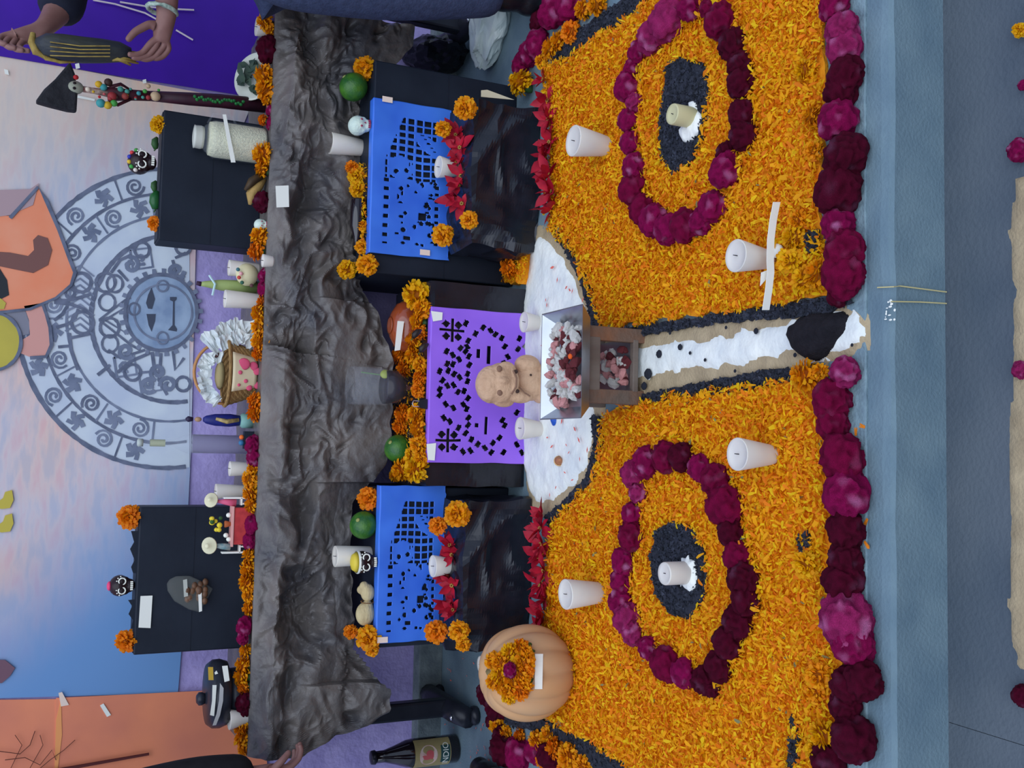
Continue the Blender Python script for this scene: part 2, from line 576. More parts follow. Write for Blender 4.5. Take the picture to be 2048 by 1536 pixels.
for b_, nm in ((ln, 'charcoal_drawing'), (lt, 'shading_drawing')):
    o = b_.build(nm, M_line if b_ is ln else M_line2, mural)
    o.location = -mural.location
M_or = mat('orange_crayon', C(232, 154, 134), C(236, 140, 114), 0.7, 10)
mural_part('orange_painted_shape', [(-160, 420), (20, 432), (76, 374), (92, 400), (118, 460), (140, 520), (150, 545), (142, 570), (112, 596), (60, 618), (-160, 630)], 0.0105, M_or)
mural_part('brown_painted_stripe', [(-60, 500), (20, 505), (56, 512), (68, 500), (66, 480), (76, 470), (95, 476), (104, 500), (96, 530), (66, 546), (36, 540), (-60, 520)], 0.0122, mat('brown_crayon', C(118, 84, 88), None, 0.7))
mural_part('grey_painted_stripe', [(-120, 384), (60, 378), (78, 366), (66, 410), (20, 430), (-120, 450)], 0.0118, mat('mauve_crayon', C(170, 150, 172), None, 0.7))
mural_part('dark_painted_eye', [(-90, 530), (-5, 530), (14, 560), (18, 590), (-2, 600), (-90, 606)], 0.0118, mat('dark_crayon', C(42, 48, 60), None, 0.7))
M_yel = mat('yellow_crayon', C(190, 182, 88), C(176, 170, 84), 0.7, 10)
mural_part('yellow_painted_bead', [(-60, 596), (2, 597), (12, 606), (8, 618), (-60, 622)], 0.0124, M_yel)
mural_part('pink_painted_hand', [(48, 612), (84, 606), (92, 628), (100, 655), (102, 690), (92, 712), (60, 714), (40, 706), (44, 680), (60, 670), (58, 640)], 0.0105, mat('pink_crayon', C(206, 156, 162), None, 0.7))
mural_part('grey_painted_wrist', [(0, 622), (50, 620), (60, 650), (58, 668), (40, 672), (0, 650)], 0.0100, mat('slate_crayon', C(126, 132, 162), None, 0.7))
mural_part('yellow_painted_ball', arc(-12, 683, 53, 56, 0, 350, 30), 0.0122, M_yel)
ol = MB()
for pts in ([(20, 436), (76, 374), (92, 400), (118, 460), (140, 520), (150, 545), (142, 570), (112, 596), (60, 618), (-30, 628)], [(84, 606), (92, 628), (100, 655), (103, 690), (92, 713), (60, 716)], arc(-12, 683, 54, 57, 80, 280, 20)):
    ribbon(ol, pts, 5, 0.0130)
o = ol.build('outline_drawing', M_line, mural)
o.location = -mural.location
M_let = mat('yellow_letter', C(190, 180, 84), None, 0.7)
for dy in (0, 47):
    mural_part('painted_letter', [(-40, 998 + dy), (-2, 1002 + dy), (6, 996 + dy), (10, 984 + dy), (24, 980 + dy), (27, 1000 + dy), (20, 1016 + dy), (4, 1018 + dy), (-40, 1012 + dy)], 0.0110, M_let)
mural_part('brown_painted_patch', [(-80, 1318), (10, 1320), (30, 1336), (20, 1352), (4, 1366), (-80, 1376)], 0.0110, mat('maroon_crayon', C(112, 84, 110), None, 0.7))

pp = thing('purple_paper', 'deep violet paper panel taped on the wall behind the corn bundle', 'paper', wall_pt(400, 60, 0.004))
o = wall_sheet('violet_sheet', [(-260, 60), (0, 112), (250, 154), (505, 194), (560, 150), (560, -260), (-260, -260)], 0.0095, 0.0015, mat('violet_paper', C(66, 22, 178), C(52, 16, 150), 0.45, 4, 3, 0.1, 8), pp)
o.location = -pp.location
for s in ([(150, 128), (158, 126), (160, 136), (152, 138)], [(8, 138), (16, 140), (18, 150), (10, 148)], [(285, 160), (292, 158), (293, 166), (286, 167)], [(152, 190), (190, 198), (189, 202), (152, 195)]):
    o = wall_sheet('tape_glint', s, 0.0115, 0.0008, M_white, pp)
    o.location = -pp.location
op = thing('orange_paper', 'salmon orange paper panel with creases and twigs at the mural edge', 'paper', wall_pt(350, 1450, 0.004))
M_orp = mat('salmon_paper', C(226, 142, 116), C(206, 128, 114), 0.5, 5, 3, 0.15, 10)
def op_part(name, px, out, m, th=0.0014):
    o = wall_sheet(name, px, out, th, m, op)
    o.location = -op.location
    return o
op_part('salmon_sheet', [(-260, 1403), (120, 1398), (118, 1800), (-260, 1800)], 0.0080, M_orp)
op_part('salmon_sheet', [(112, 1396), (356, 1384), (520, 1376), (560, 1800), (108, 1800)], 0.0098, M_orp)
op_part('bright_fold', [(112, 1440), (122, 1398), (124, 1470), (116, 1536), (104, 1700)], 0.0112, mat('bright_salmon', C(238, 158, 108), None, 0.5))
op_part('white_tape_slip', [(200, 1411), (207, 1407), (222, 1430), (214, 1434)], 0.0125, M_white)
op_part('clear_tape', [(117, 1386), (124, 1384), (138, 1410), (122, 1413)], 0.0125, mat('tape_shine', C(232, 214, 220), None, 0.2))
tw = MB()
def walltube(pts, r):
    tw.tube([wall_pt(x, y, 0.016) - op.location for x, y in pts], r, 5)
walltube([(-20, 1500), (40, 1508), (60, 1490), (70, 1462)], 0.0012)
walltube([(10, 1520), (50, 1515), (80, 1530), (104, 1500), (112, 1520)], 0.0012)
walltube([(20, 1540), (44, 1490), (30, 1470)], 0.001)
walltube([(60, 1536), (86, 1490), (80, 1470)], 0.001)
walltube([(70, 1545), (100, 1520), (128, 1500), (150, 1480)], 0.001)
tw.build('dry_twigs', mat('dry_twig', C(92, 52, 48), None, 0.8), op)['kind'] = 'stuff'
st = MB()
st.tube([wall_pt(x, y, 0.018) - op.location for x, y in ((298, 1508), (230, 1520), (140, 1536), (60, 1550))], [0.004, 0.0045, 0.005, 0.006], 7)
st.build('brown_stick', mat('brown_stick', C(84, 36, 40), None, 0.7), op)

# ------------------------------------------------------------------ flowers (one of each kind, copied later)
def petal_color(tone):
    u = random.random()
    if tone == 'y':
        c = (random.uniform(228, 245), random.uniform(162, 190), random.uniform(4, 18))
    elif tone == 'b':
        c = (random.uniform(222, 242), random.uniform(122, 144), random.uniform(6, 20))
    else:
        c = (random.uniform(228, 246), random.uniform(140, 172), random.uniform(4, 18))
    return tuple(v * (0.85 + 0.15 * u) for v in C(*c))

def marigold_mesh(name, tone, seed):
    random.seed(seed)
    V, F, K = [], [], []
    # petals set in rings from the crown down
    for el, n in ((88, 5), (68, 11), (48, 17), (28, 22), (8, 24), (-14, 22), (-36, 14)):
        for k in range(n):
            a = 2 * math.pi * (k + random.random() * 0.7) / n
            e = math.radians(el + random.uniform(-9, 9))
            d = Vector((math.cos(e) * math.cos(a), math.cos(e) * math.sin(a), math.sin(e)))
            s = Vector((-math.sin(a), math.cos(a), 0))
            u = d.cross(s)
            L = random.uniform(0.86, 1.1)
            w = random.uniform(0.10, 0.17)
            tw = random.uniform(-0.6, 0.6)
            s2 = s * math.cos(tw) + u * math.sin(tw)
            b0, m0, t0 = d * 0.45, d * L * 0.82 + u * 0.05, d * L + u * random.uniform(-0.2, 0.1)
            i = len(V)
            V += [b0 - s2 * w * 0.5, b0 + s2 * w * 0.5, m0 + s2 * w * 1.2, t0 + s2 * w * 0.7, t0 - s2 * w * 0.7, m0 - s2 * w * 1.2]
            F += [(i, i + 1, i + 2, i + 5), (i + 5, i + 2, i + 3, i + 4)]
            c = petal_color(tone)
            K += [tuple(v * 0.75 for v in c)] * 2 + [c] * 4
    b = MB()
    b.ball((0, 0, 0), (0.62, 0.62, 0.6), seg=10, rings=6)
    i = len(V)
    V += b.V
    F += [tuple(q + i for q in f) for f in b.F]
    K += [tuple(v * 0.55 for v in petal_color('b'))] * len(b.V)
    V = [(v[0], v[1], v[2] * 0.9) for v in V]
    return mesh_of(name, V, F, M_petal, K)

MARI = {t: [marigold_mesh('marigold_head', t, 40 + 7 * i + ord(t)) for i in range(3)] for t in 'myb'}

def cockscomb_mesh(name, tone, seed):
    random.seed(seed)
    bm = bmesh.new()
    bmesh.ops.create_icosphere(bm, subdivisions=4, radius=1.0)
    off = Vector((seed * 3.1, seed * 1.7, 0))
    V, K = [], []
    base = {'k': C(132, 8, 74), 'd': C(88, 6, 46), 'p': C(170, 46, 122), 'q': C(150, 14, 96)}[tone]
    for v in bm.verts:
        p = v.co.copy()
        q = p * 2.1 + off
        q += Vector((noise.noise(q * 0.9), noise.noise(q * 0.9 + Vector((9, 0, 0))), noise.noise(q * 0.9 + Vector((0, 9, 0))))) * 0.6
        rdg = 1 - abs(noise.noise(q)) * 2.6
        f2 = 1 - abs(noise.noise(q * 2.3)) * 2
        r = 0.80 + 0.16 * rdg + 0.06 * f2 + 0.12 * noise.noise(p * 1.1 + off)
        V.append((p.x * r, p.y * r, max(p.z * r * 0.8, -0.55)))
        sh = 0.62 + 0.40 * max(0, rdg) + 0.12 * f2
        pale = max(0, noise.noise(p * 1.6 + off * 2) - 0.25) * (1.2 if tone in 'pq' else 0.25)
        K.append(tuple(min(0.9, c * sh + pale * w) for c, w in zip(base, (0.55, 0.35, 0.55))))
    F = [tuple(v.index for v in f.verts) for f in bm.faces]
    bm.free()
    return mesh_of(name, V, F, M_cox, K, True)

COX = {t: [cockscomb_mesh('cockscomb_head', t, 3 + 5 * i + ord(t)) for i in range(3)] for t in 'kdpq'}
CALYX = MB().lathe([(0.10, -1.1), (0.22, -0.9), (0.42, -0.55), (0.30, -0.4)], 10)
CALYX = mesh_of('calyx', CALYX.V, CALYX.F, M_leaf, None, True)
PROTO = {}

ORD = ['first', 'second', 'third', 'fourth', 'fifth', 'sixth', 'seventh', 'eighth', 'ninth', 'tenth', 'eleventh', 'twelfth',
       'thirteenth', 'fourteenth', 'fifteenth', 'sixteenth', 'seventeenth', 'eighteenth', 'nineteenth', 'twentieth']
def nth(i):
    return ORD[i] if i < 20 else 'twenty-' + ORD[i - 20] if i < 29 else 'thirtieth' if i == 29 else 'thirty-' + ORD[i - 30]

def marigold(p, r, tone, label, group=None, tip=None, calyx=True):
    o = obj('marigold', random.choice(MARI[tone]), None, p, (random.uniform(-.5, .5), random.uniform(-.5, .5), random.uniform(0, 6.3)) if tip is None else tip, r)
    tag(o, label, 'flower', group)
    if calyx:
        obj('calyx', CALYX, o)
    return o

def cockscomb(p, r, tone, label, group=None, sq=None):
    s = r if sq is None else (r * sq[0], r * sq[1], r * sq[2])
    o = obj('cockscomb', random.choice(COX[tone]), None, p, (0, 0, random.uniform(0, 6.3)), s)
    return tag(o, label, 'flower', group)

# ------------------------------------------------------------------ folding table and its crumpled cloth
TT = 0.70                       # table height
TF, TB = 2.80, 3.19             # its front and back edges
XL, XR = W(500, 1500, TF).x, W(553, 30, TF).x
tab = thing('folding_table', 'long black folding table with a T-foot leg showing near the beer bottle', 'table', ((XL + XR) / 2, 3.0, 0))
hw = (XR - XL) / 2
M_steel = mat('black_painted_steel', (0.012, 0.014, 0.022), (0.02, 0.022, 0.032), 0.35, 20)
MB().box((0, 0, TT - 0.02), (2 * hw - 0.02, TB - TF - 0.03, 0.03)).build('tabletop', M_steel, tab, bevel=0.006)
fx = G(940, 1417).x - tab.location.x
gx_ = G(930, 88).x - tab.location.x
for s, x in ((0, fx), (1, gx_)):
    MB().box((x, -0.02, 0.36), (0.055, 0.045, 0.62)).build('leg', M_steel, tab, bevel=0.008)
    fo = MB()
    fo.tube([(x - 0.004, 0.19, 0.045), (x - 0.004, 0.10, 0.055), (x - 0.004, -0.05, 0.052), (x - 0.01, -0.14, 0.035)], [0.030, 0.036, 0.036, 0.030], 10)
    f_ = fo.build('foot', M_steel, tab, smooth=True)
    for yy in (0.175, -0.125):
        MB().lathe([(0.026, 0.0), (0.03, 0.012), (0.022, 0.026)], 12, T(x - 0.006, yy, 0)).build('rubber_tip', M_steel, f_, smooth=True)
    MB().lathe([(0.008, 0), (0.010, 0.004), (0.0, 0.006)], 10, T(x - 0.012, -0.10, 0.075)).build('foot_bolt', mat('chrome', (0.8, 0.82, 0.85), None, 0.2, metal=1.0), f_, smooth=True)

prof_px = [(548, 1500), (700, 1476), (772, 1446), (782, 1410), (780, 1345), (752, 1306), (748, 1240), (748, 1120), (742, 1030), (700, 985), (762, 955), (780, 900), (782, 830), (786, 720), (770, 645), (740, 575), (730, 520), (740, 440), (740, 250), (752, 160), (830, 108), (838, 60), (820, 20), (800, -60)]
hem = sorted([(W(x, y, TF - 0.02).x, W(x, y, TF - 0.02).z) for x, y in prof_px])
def hem_z(X):
    return sum(hem_top(X + d * 0.012) for d in range(-4, 5)) / 9
def hem_top(X):
    return max(hem_raw(X), 0.437 if 0.5 < X < 1.06 else 0.424 if -0.63 < X < -0.14 else 0.315 if X < 1.08 and X > -.63 else 0.0)
def hem_raw(X):
    for i in range(len(hem) - 1):
        if hem[i][0] <= X <= hem[i + 1][0]:
            t = (X - hem[i][0]) / (hem[i + 1][0] - hem[i][0] + 1e-9)
            return hem[i][1] + t * (hem[i + 1][1] - hem[i][1])
    return hem[0][1] if X < hem[0][0] else hem[-1][1]

def boxed(X):                    # the sheet is pushed back where the upper boxes stand
    return 1.0 if 0.42 < X < 1.08 or -0.66 < X < -0.10 else 0.35

def ridge(p):                    # creased paper: sharp ridges, continuous sheet
    w = Vector((noise.noise(p * 0.7), noise.noise(p * 0.7 + Vector((7, 1, 3))), noise.noise(p * 0.7 + Vector((2, 9, 4))))) * 0.7
    return 1 - 2.4 * abs(noise.noise(p + w))

def facet(p):                    # crumpled paper: flat facets between sharp creases
    d, q = noise.voronoi(p)
    s = 0.0
    c = q[0]
    h = noise.cell_vector(c * 7.3)
    s = (p - c).dot(h - Vector((0.5, 0.5, 0.5)))
    return s, d[1] - d[0]

XO = W(535, 690, TF).x
LAP = (W(775, 740, TF).x - XO) / (W(535, 690, TF).z - W(775, 740, TF).z)

def cloth():
    NX, NT, NZ = 520, 10, 140
    V, F = [], []
    for i in range(NX + 1):
        X = XL - 0.02 + (XR - XL + 0.06) * i / NX
        hz = hem_z(X)
        for j in range(NT):
            Y = TB - 0.01 - (TB - TF - 0.012) * j / NT
            V.append((X, Y, TT + 0.003 + 0.004 * noise.noise((X * 14, Y * 14, 0))))
        for j in range(NZ + 1):
            t = j / NZ
            z = TT + 0.004 - (TT - hz) * t
            q = Vector((X * 4.2, z * 5.5, 3.7))
            wv = Vector((noise.noise(q * 0.8), noise.noise(q * 0.8 + Vector((5, 1, 0))), 0))
            q2 = Vector((X * 4.0, z * 8.0, 1.7))
            a = ridge(q2 * 0.8)
            b = ridge(q2 * 1.9 + Vector((3, 3, 3)))
            c = ridge(Vector((X * 11, z * 12, 3)) + wv)
            c2 = ridge(Vector((X * 27, z * 29, 5)) + wv * 1.5)
            fold = noise.noise((X * 1.5 + 4, z * 7 + 1.2 * noise.noise((X * 2.2, 0, 0)), 0.4))
            y = -0.027 * a - 0.021 * b - 0.021 * c - 0.011 * c2 + 0.018 * fold
            # a long horizontal pinch below the table edge, swelling out under it
            pz = 0.10 + 0.06 * noise.noise((X * 2.6, 8, 0)) + 0.03 * noise.noise((X * 7, 8, 3))
            dz = (TT - z) - pz
            y += (0.040 * math.exp(-(dz / 0.03) ** 2) - 0.016 * math.exp(-((dz - 0.11) / 0.07) ** 2)) * (0.7 + 0.6 * noise.noise((X * 4, 5, 5)))
            # the dark hollow gathered towards the bottle end
            hx, hzz = W(610, 1240, TF).x, W(610, 1240, TF).z
            y += 0.10 * math.exp(-((X - hx) / 0.10) ** 2 - ((z - hzz) / 0.05) ** 2)
            # one sheet laps over the next below the basket, its edge hanging free
            d_ = X - (XO + (TT - z) * LAP) - 0.008 * noise.noise((z * 20, 1, 6))
            y += -0.012 * (1 if d_ < 0 else 0) + 0.045 * (math.exp(-(d_ / 0.05) ** 2) if d_ > 0 else 0) * math.exp(-((TT - z - 0.075) / 0.05) ** 2)
            y *= min(1.0, (TT - z) / 0.045) * 1.0
            g = min(1, max(0, (TT - 0.12 - z) / 0.10)) * boxed(X)
            lo_ = -0.05 + 0.046 * g
            y = min(y + 0.012 + 0.03 * g, 0.10)
            if y - lo_ < 0.02:
                y = lo_ + 0.02 * math.exp((y - lo_ - 0.02) / 0.02)
            zz = z + (0.02 * noise.noise((X * 6, 2, z * 3)) + 0.012 * noise.noise((X * 22, 2, 0))) * t
            xx = X + 0.012 * noise.noise((X * 5, z * 5, 9)) * t
            V.append((xx, TF - 0.006 + y, zz))
    n1 = NT + NZ + 1
    for i in range(NX):
        for j in range(n1 - 1):
            F.append((i * n1 + j, (i + 1) * n1 + j, (i + 1) * n1 + j + 1, i * n1 + j + 1))
    M_cloth = mat('crumpled_black_paper', (0.058, 0.056, 0.062), (0.185, 0.158, 0.136), 0.40, 7, 6, 0.3, 70, spec=0.5)
    me = mesh_of('tablecloth', V, F, M_cloth, None, False)
    o = obj('tablecloth', me)
    s = o.modifiers.new('thick', 'SOLIDIFY')
    s.thickness = 0.002
    tag(o, 'crumpled black brown paper cloth hanging over the front of the long table', 'tablecloth')
    return o
clo = cloth()

def slip(name, px, Y, m, parent=None, th=0.0012, bend=0.0):  # a paper slip standing upright in plane Y
    q = [W(x, y, Y) for x, y in px]
    b = MB()
    b.slab([(p.x, p.z) for p in q], th, Matrix(((1, 0, 0, 0), (0, 0, -1, Y), (0, 1, 0, 0), (0, 0, 0, 1))))
    return b.build(name, m, parent)
slip('paper_label', [(551, 372), (577, 371), (578, 414), (553, 415)], TF - 0.055, M_white, clo)

# ------------------------------------------------------------------ boxes
def crate(name, label, xt, yl, yr, Y, z0, depth, m, rough_amp=0.0, ang=0.0, ztop=None, bev=0.004):
    a, b = W(xt, yl, Y), W(xt, yr, Y)
    h = (ztop if ztop is not None else (a.z + b.z) / 2) - z0
    w = b.x - a.x
    t = thing(name, label, 'box', ((a.x + b.x) / 2, Y + depth / 2, z0), (0, 0, ang))
    if rough_amp:
        bm = bmesh.new()
        bmesh.ops.create_cube(bm, size=1.0)
        bmesh.ops.subdivide_edges(bm, edges=bm.edges[:], cuts=27, use_grid_fill=True)
        for v in bm.verts:
            p = Vector((v.co.x * w, v.co.y * depth, (v.co.z + 0.5) * h))
            q = p * 10 + Vector((Y * 7, z0, xt * 0.01))
            d = (0.6 * ridge(q * 0.5) + 0.3 * ridge(q * 1.2)) * rough_amp * 0.5
            nrm = Vector((0, 0, 0))
            for i_, (cmp, lim) in enumerate(((v.co.x, .5), (v.co.y, .5), (v.co.z, .5))):
                if abs(abs(cmp) - 0.5) < 1e-4:
                    nrm[i_] = 1 if cmp > 0 else -1
            if nrm.z < 0:
                d = 0
            v.co = p + (nrm.normalized() * d if nrm.length else Vector())
            v.co.z = max(v.co.z, 0.0)
        me = bpy.data.meshes.new('wrapped_body')
        bm.to_mesh(me)
        bm.free()
        me.materials.append(m)
        obj('wrapped_body', me, t)
    else:
        MB().box((0, 0, h / 2), (w, depth, h)).build('wrapped_body', m, t, bevel=bev)
        lid = MB().box((0, 0, h + 0.001), (w - 0.01, depth - 0.01, 0.002)).build('top_flap', m, t)
        MB().box((0, -depth / 2 - 0.0006, h * 0.5), (w * 0.995, 0.0012, 0.0015)).build('paper_seam', m, t)
    return t, h + z0

UB_Y, LB_Y = 2.68, 2.50
Z_UR = W(744, 330, UB_Y).z
Z_UL = W(757, 1130, UB_Y).z
box_ur, _ = crate('upper_black_box', 'large black wrapped box holding a blue paper cutout near the visitor in jeans', 744, 545, 118, UB_Y, 0, 0.34, M_dark, ztop=Z_UR)
box_ul, _ = crate('upper_black_box', 'large black wrapped box holding a blue paper cutout near the pumpkin', 757, 1296, 975, UB_Y, 0, 0.34, M_dark, ztop=Z_UL)
Z_LR = W(946, 350, LB_Y + 0.02).z
Z_LL = W(932, 1150, LB_Y + 0.02).z
box_lr, _ = crate('lower_black_box', 'low box in crinkled black plastic under red flowers, beside the salt', 946, 488, 205, LB_Y + 0.02, 0, 0.155, M_black, 0.048, ztop=Z_LR)
box_ll, _ = crate('lower_black_box', 'low box in crinkled black plastic under red flowers, behind the pumpkin', 932, 1300, 1008, LB_Y + 0.03, 0, 0.145, M_black, 0.048, ztop=Z_LL)
PB_Y = 2.58
Z_P = W(857, 770, PB_Y).z
box_p, _ = crate('middle_black_box', 'black plastic wrapped box behind the violet paper cutout', 857, 972, 562, PB_Y, 0, 0.30, M_black, 0.010, ztop=Z_P)
TBY = 2.93
box_tr, Z_TR = crate('table_box', 'dark box on the table with the bottle of white grains before it', 322, 480, 218, TBY, TT + 0.004, 0.10, M_dark)
box_tl, Z_TL = crate('table_box', 'dark box on the table bearing a bagged snack and a blank slip', 273, 1310, 1014, TBY, TT + 0.004, 0.10, M_dark)
slip_o = slip('blank_slip', [(281, 1192), (305, 1191), (301, 1256), (277, 1255)], TBY - 0.004, M_white)
slip_o.parent = box_tl
slip_o.location = -box_tl.location

# ------------------------------------------------------------------ cut paper
def picado(name, label, pl, pr, Y, ztop, zbot, nx, nz, hole, m, back=0.03, wob=0.004):
    """hanging sheet: a real grid with its openings cut out; u runs 0..1 from the bottle side, v 0..1 downwards"""
    w = pr - pl
    t = thing(name, label, 'paper cutout', ((pl + pr) / 2, Y, ztop))
    V, F = [], []
    nb = 6
    for i in range(nx + 1):
        u = i / nx
        for j in range(-nb, nz + 1):
            if j < 0:
                V.append(((u - .5) * w, back * (-j) / nb + 0.0, 0.0035))
            else:
                v = j / nz
                sc = 0.0
                if j == nz:
                    sc = 0.006 * abs(math.sin(u * 40))
                V.append(((u - .5) * w + 0.003 * noise.noise((u * 5, v * 4, 1)), -0.004 - wob * (0.5 + noise.noise((u * 6, v * 3, Y)) + 0.6 * v), 0.0035 - (ztop - zbot) * v + sc))
    n1 = nz + nb + 1
    for i in range(nx):
        for j in range(-nb, nz):
            if j >= 0 and hole((i + .5) / nx, (j + .5) / nz):
                continue
            a = i * n1 + j + nb
            F.append((a, a + 1, a + n1 + 1, a + n1))
    me = mesh_of('cut_sheet', V, F, m, None, True)
    o = obj('cut_sheet', me, t)
    s = o.modifiers.new('thick', 'SOLIDIFY')
    s.thickness = 0.0006
    return t

M_blue = mat('blue_tissue', C(64, 126, 250), C(44, 98, 230), 0.4, 6, 3, 0.1, 9, spec=0.5)
M_viol = mat('violet_tissue', C(152, 108, 255), C(134, 92, 240), 0.45, 5, 3, 0.1, 9, spec=0.4)

def blue_hole(flip):
    # openings as cut in the photo: a lattice of squares round a figure in a wide hat, a row of slots along the rim
    rs = random.Random(5)
    spots = [(rs.uniform(.08, .5), rs.uniform(.30, .82), rs.uniform(.006, .016), rs.uniform(.012, .03)) for _ in range(46)]
    def f(u, v):
        u = 1 - u if flip else u
        if not (0.07 < u < 0.93 and 0.14 < v < 0.86):
            return False
        # lattice
        if 0.50 < u < 0.90 and 0.17 < v < 0.80:
            if ((u - 0.74) / 0.075) ** 2 + ((v - 0.70 + (u - 0.74) * 1.6) / 0.13) ** 2 < 1:      # hat brim
                return ((u * 40) % 1 < 0.25) and abs(v - 0.72 + (u - .74) * 1.6) < 0.02
            if ((u - 0.57) / 0.075) ** 2 + ((v - 0.36) / 0.16) ** 2 < 1:                         # skull
                return (((u - 0.545) / .014) ** 2 + ((v - 0.30) / .03) ** 2 < 1) or (((u - 0.555) / .014) ** 2 + ((v - 0.43) / .03) ** 2 < 1) or (abs(v - .47) < .01 and abs(u - .6) < .01)
            if v + (0.9 - u) * 0.75 < 0.28 + 0.10:
                return False
            cu, cv = (u * 21) % 1, (v * 9.5) % 1
            return 0.16 < cu < 0.86 and 0.16 < cv < 0.86
        for a, b, ru, rv in spots:
            if ((u - a) / ru) ** 2 + ((v - b) / rv) ** 2 < 1:
                return True
        if 0.80 < v < 0.84 and u < 0.5 and (u * 22) % 1 < 0.5:
            return True
        if 0.15 < v < 0.21 and (u * 17) % 1 < 0.42 and u < 0.5:
            return True
        return abs(u - 0.27) < 0.022 and abs(v - 0.64) < 0.045
    return f

pur_holes = []
def PH(x, y, rx, ry, ang=0.0):          # centre and half sizes read on the sheet, in sheet fractions
    pur_holes.append(((925 - y) / 312.0, (x - 856) / 208.0, ry / 312.0, rx / 208.0, ang))
for yy, xx in ((658, 898), (880, 895)):
    PH(xx, yy, 25, 3); PH(xx, yy, 3, 24)
    for dx, dy in ((-13, -12), (12, -11), (-12, 13), (12, 13)):
        PH(xx + dx, yy + dy, 6, 6, 0.7)
for q in ((925, 642), (960, 647), (945, 661), (930, 677), (975, 652), (985, 659), (998, 666), (1005, 684), (1012, 705), (1005, 718), (1033, 688), (1048, 680), (1035, 665),
          (915, 694), (888, 702), (900, 709), (925, 700), (890, 727), (901, 727), (913, 717), (892, 740), (904, 746), (915, 752), (881, 760), (891, 770), (903, 768), (912, 782),
          (888, 808), (903, 815), (923, 808), (885, 835), (897, 842), (915, 855), (930, 866), (942, 878), (955, 887), (969, 894), (985, 883), (998, 872), (1008, 846), (1003, 835),
          (925, 902), (940, 900), (1007, 902), (1045, 901), (982, 903), (1033, 820), (1034, 885), (1048, 720), (932, 710), (934, 727), (931, 745), (931, 760), (924, 780), (932, 795), (930, 817), (934, 835), (934, 850), (928, 690), (876, 778), (876, 790), (875, 742)):
    PH(q[0], q[1], 4.4, 6.2, random.choice((0.6, -0.6, 0.4)))
PH(972, 704, 3.4, 18); PH(970, 848, 3.4, 18); PH(951, 703, 3.4, 9); PH(951, 848, 3, 4)
def viol_hole(u, v):
    if u < 0.03 or u > 0.97 or v < 0.05 or v > 0.96:
        return False
    for a, b, ru, rv, an in pur_holes:
        du, dv = (u - a) * 312, (v - b) * 208
        if abs(du) > 30 or abs(dv) > 30:
            continue
        c, s = math.cos(an), math.sin(an)
        if abs(du * c + dv * s) < ru * 312 and abs(-du * s + dv * c) < rv * 208:
            return True
    return False
pY = UB_Y - 0.004
pc1 = picado('blue_paper_cutout', 'blue cut paper sheet with a lattice pattern, between salt and visitor in jeans', W(760, 508, pY).x, W(760, 198, pY).x, pY, Z_UR, W(903, 340, pY).z, 170, 84, blue_hole(False), M_blue)
pc2 = picado('blue_paper_cutout', 'blue cut paper sheet with a lattice pattern, hanging behind the pumpkin', W(760, 1286, pY).x, W(760, 971, pY).x, pY, Z_UL, W(890, 1130, pY).z, 170, 76, blue_hole(False), M_blue)
for t_, xs in ((pc1, ((775, 199), (850, 505))), (pc2, ((765, 1280),))):
    for x, y in xs:
        p = W(x, y, pY - 0.012)
        MB().box((0, 0, 0), (0.016, 0.001, 0.03)).build('clear_tape', mat('tape_shine', C(232, 214, 220), None, 0.2), t_, p - t_.location)
# free corner of the right sheet curling down over the lower box
vY = PB_Y - 0.012
pc3 = picado('violet_paper_cutout', 'violet cut paper sheet with a skull pattern behind the clay figure', W(870, 925, vY).x, W(870, 614, vY).x, vY, Z_P, W(1064, 770, vY).z, 190, 116, viol_hole, M_viol, back=0.02)
for q in (((862, 622), (885, 625), (884, 640), (866, 643)), ((853, 888), (872, 886), (869, 921), (856, 920))):
    o = slip('tape_patch', q, vY - 0.010, M_white)
    o.parent = pc3
    o.location = -pc3.location
# ------------------------------------------------------------------ candles
def candle(label, xt, xb, y, z, wt, wb, m=M_wax, group='white votive candles', lip=True, dy=0.0):
    p = G(xb, y, z)
    s = mpp(p)
    q = W(xt, y + dy, p.y + 0.0)
    rt, rb = wt / 2 * s, wb * 0.44 * s
    p.y += rb * 0.6
    h = max(0.03, W(xt + (wt * 0.22), y, p.y).z - z)
    t = thing('candle', label, 'candle', p, (0, 0, random.random()), group)
    MB().lathe([(rb * 0.92, 0), (rb, 0.004), (rb + (rt - rb) * 0.5, h * 0.5), (rt, h - 0.002), (rt * 0.97, h), (rt * 0.86, h - 0.004), (rt * 0.3, h - 0.005)], 28).build('wax_body', m, t, smooth=True)
    MB().tube([(0, 0, h - 0.006), (0.0005, 0.0, h + 0.001), (0.0015, 0.0005, h + 0.004)], 0.0009, 6).build('wick', M_wick, t)
    return t
candle('white votive candle on the marigold carpet near the visitor in jeans', 1132, 1222, 290, 0.012, 62, 45)
candle('white votive candle on the carpet with a long paper strip leaning on it', 1456, 1548, 518, 0.012, 66, 42)
candle('white votive candle on the marigold carpet between the path and the ring by the pumpkin', 1459, 1555, 910, 0.012, 66, 45)
candle('white votive candle on the carpet, next to the pumpkin', 1117, 1207, 1187, 0.012, 60, 48)
candle('small white candle on red flowers, beside the salt half circle', 866, 922, 338, Z_LR, 44, 30)
candle('small white candle on red flowers behind the pumpkin', 855, 912, 1132, Z_LL, 44, 32)
candle('small candle before the violet cutout, visitor side', 1038, 1086, 646, 0.006, 42, 30)
candle('small candle before the violet cutout, on the pumpkin side', 1029, 1090, 858, 0.006, 46, 32)
candle('tapered white candle on the box between lime and blue cutout near the visitor', 650, 727, 293, Z_UR, 44, 38)
candle('tall white candle on the box behind the dark chocolate skull with icing cap', 660, 745, 1112, Z_UL, 42, 42)
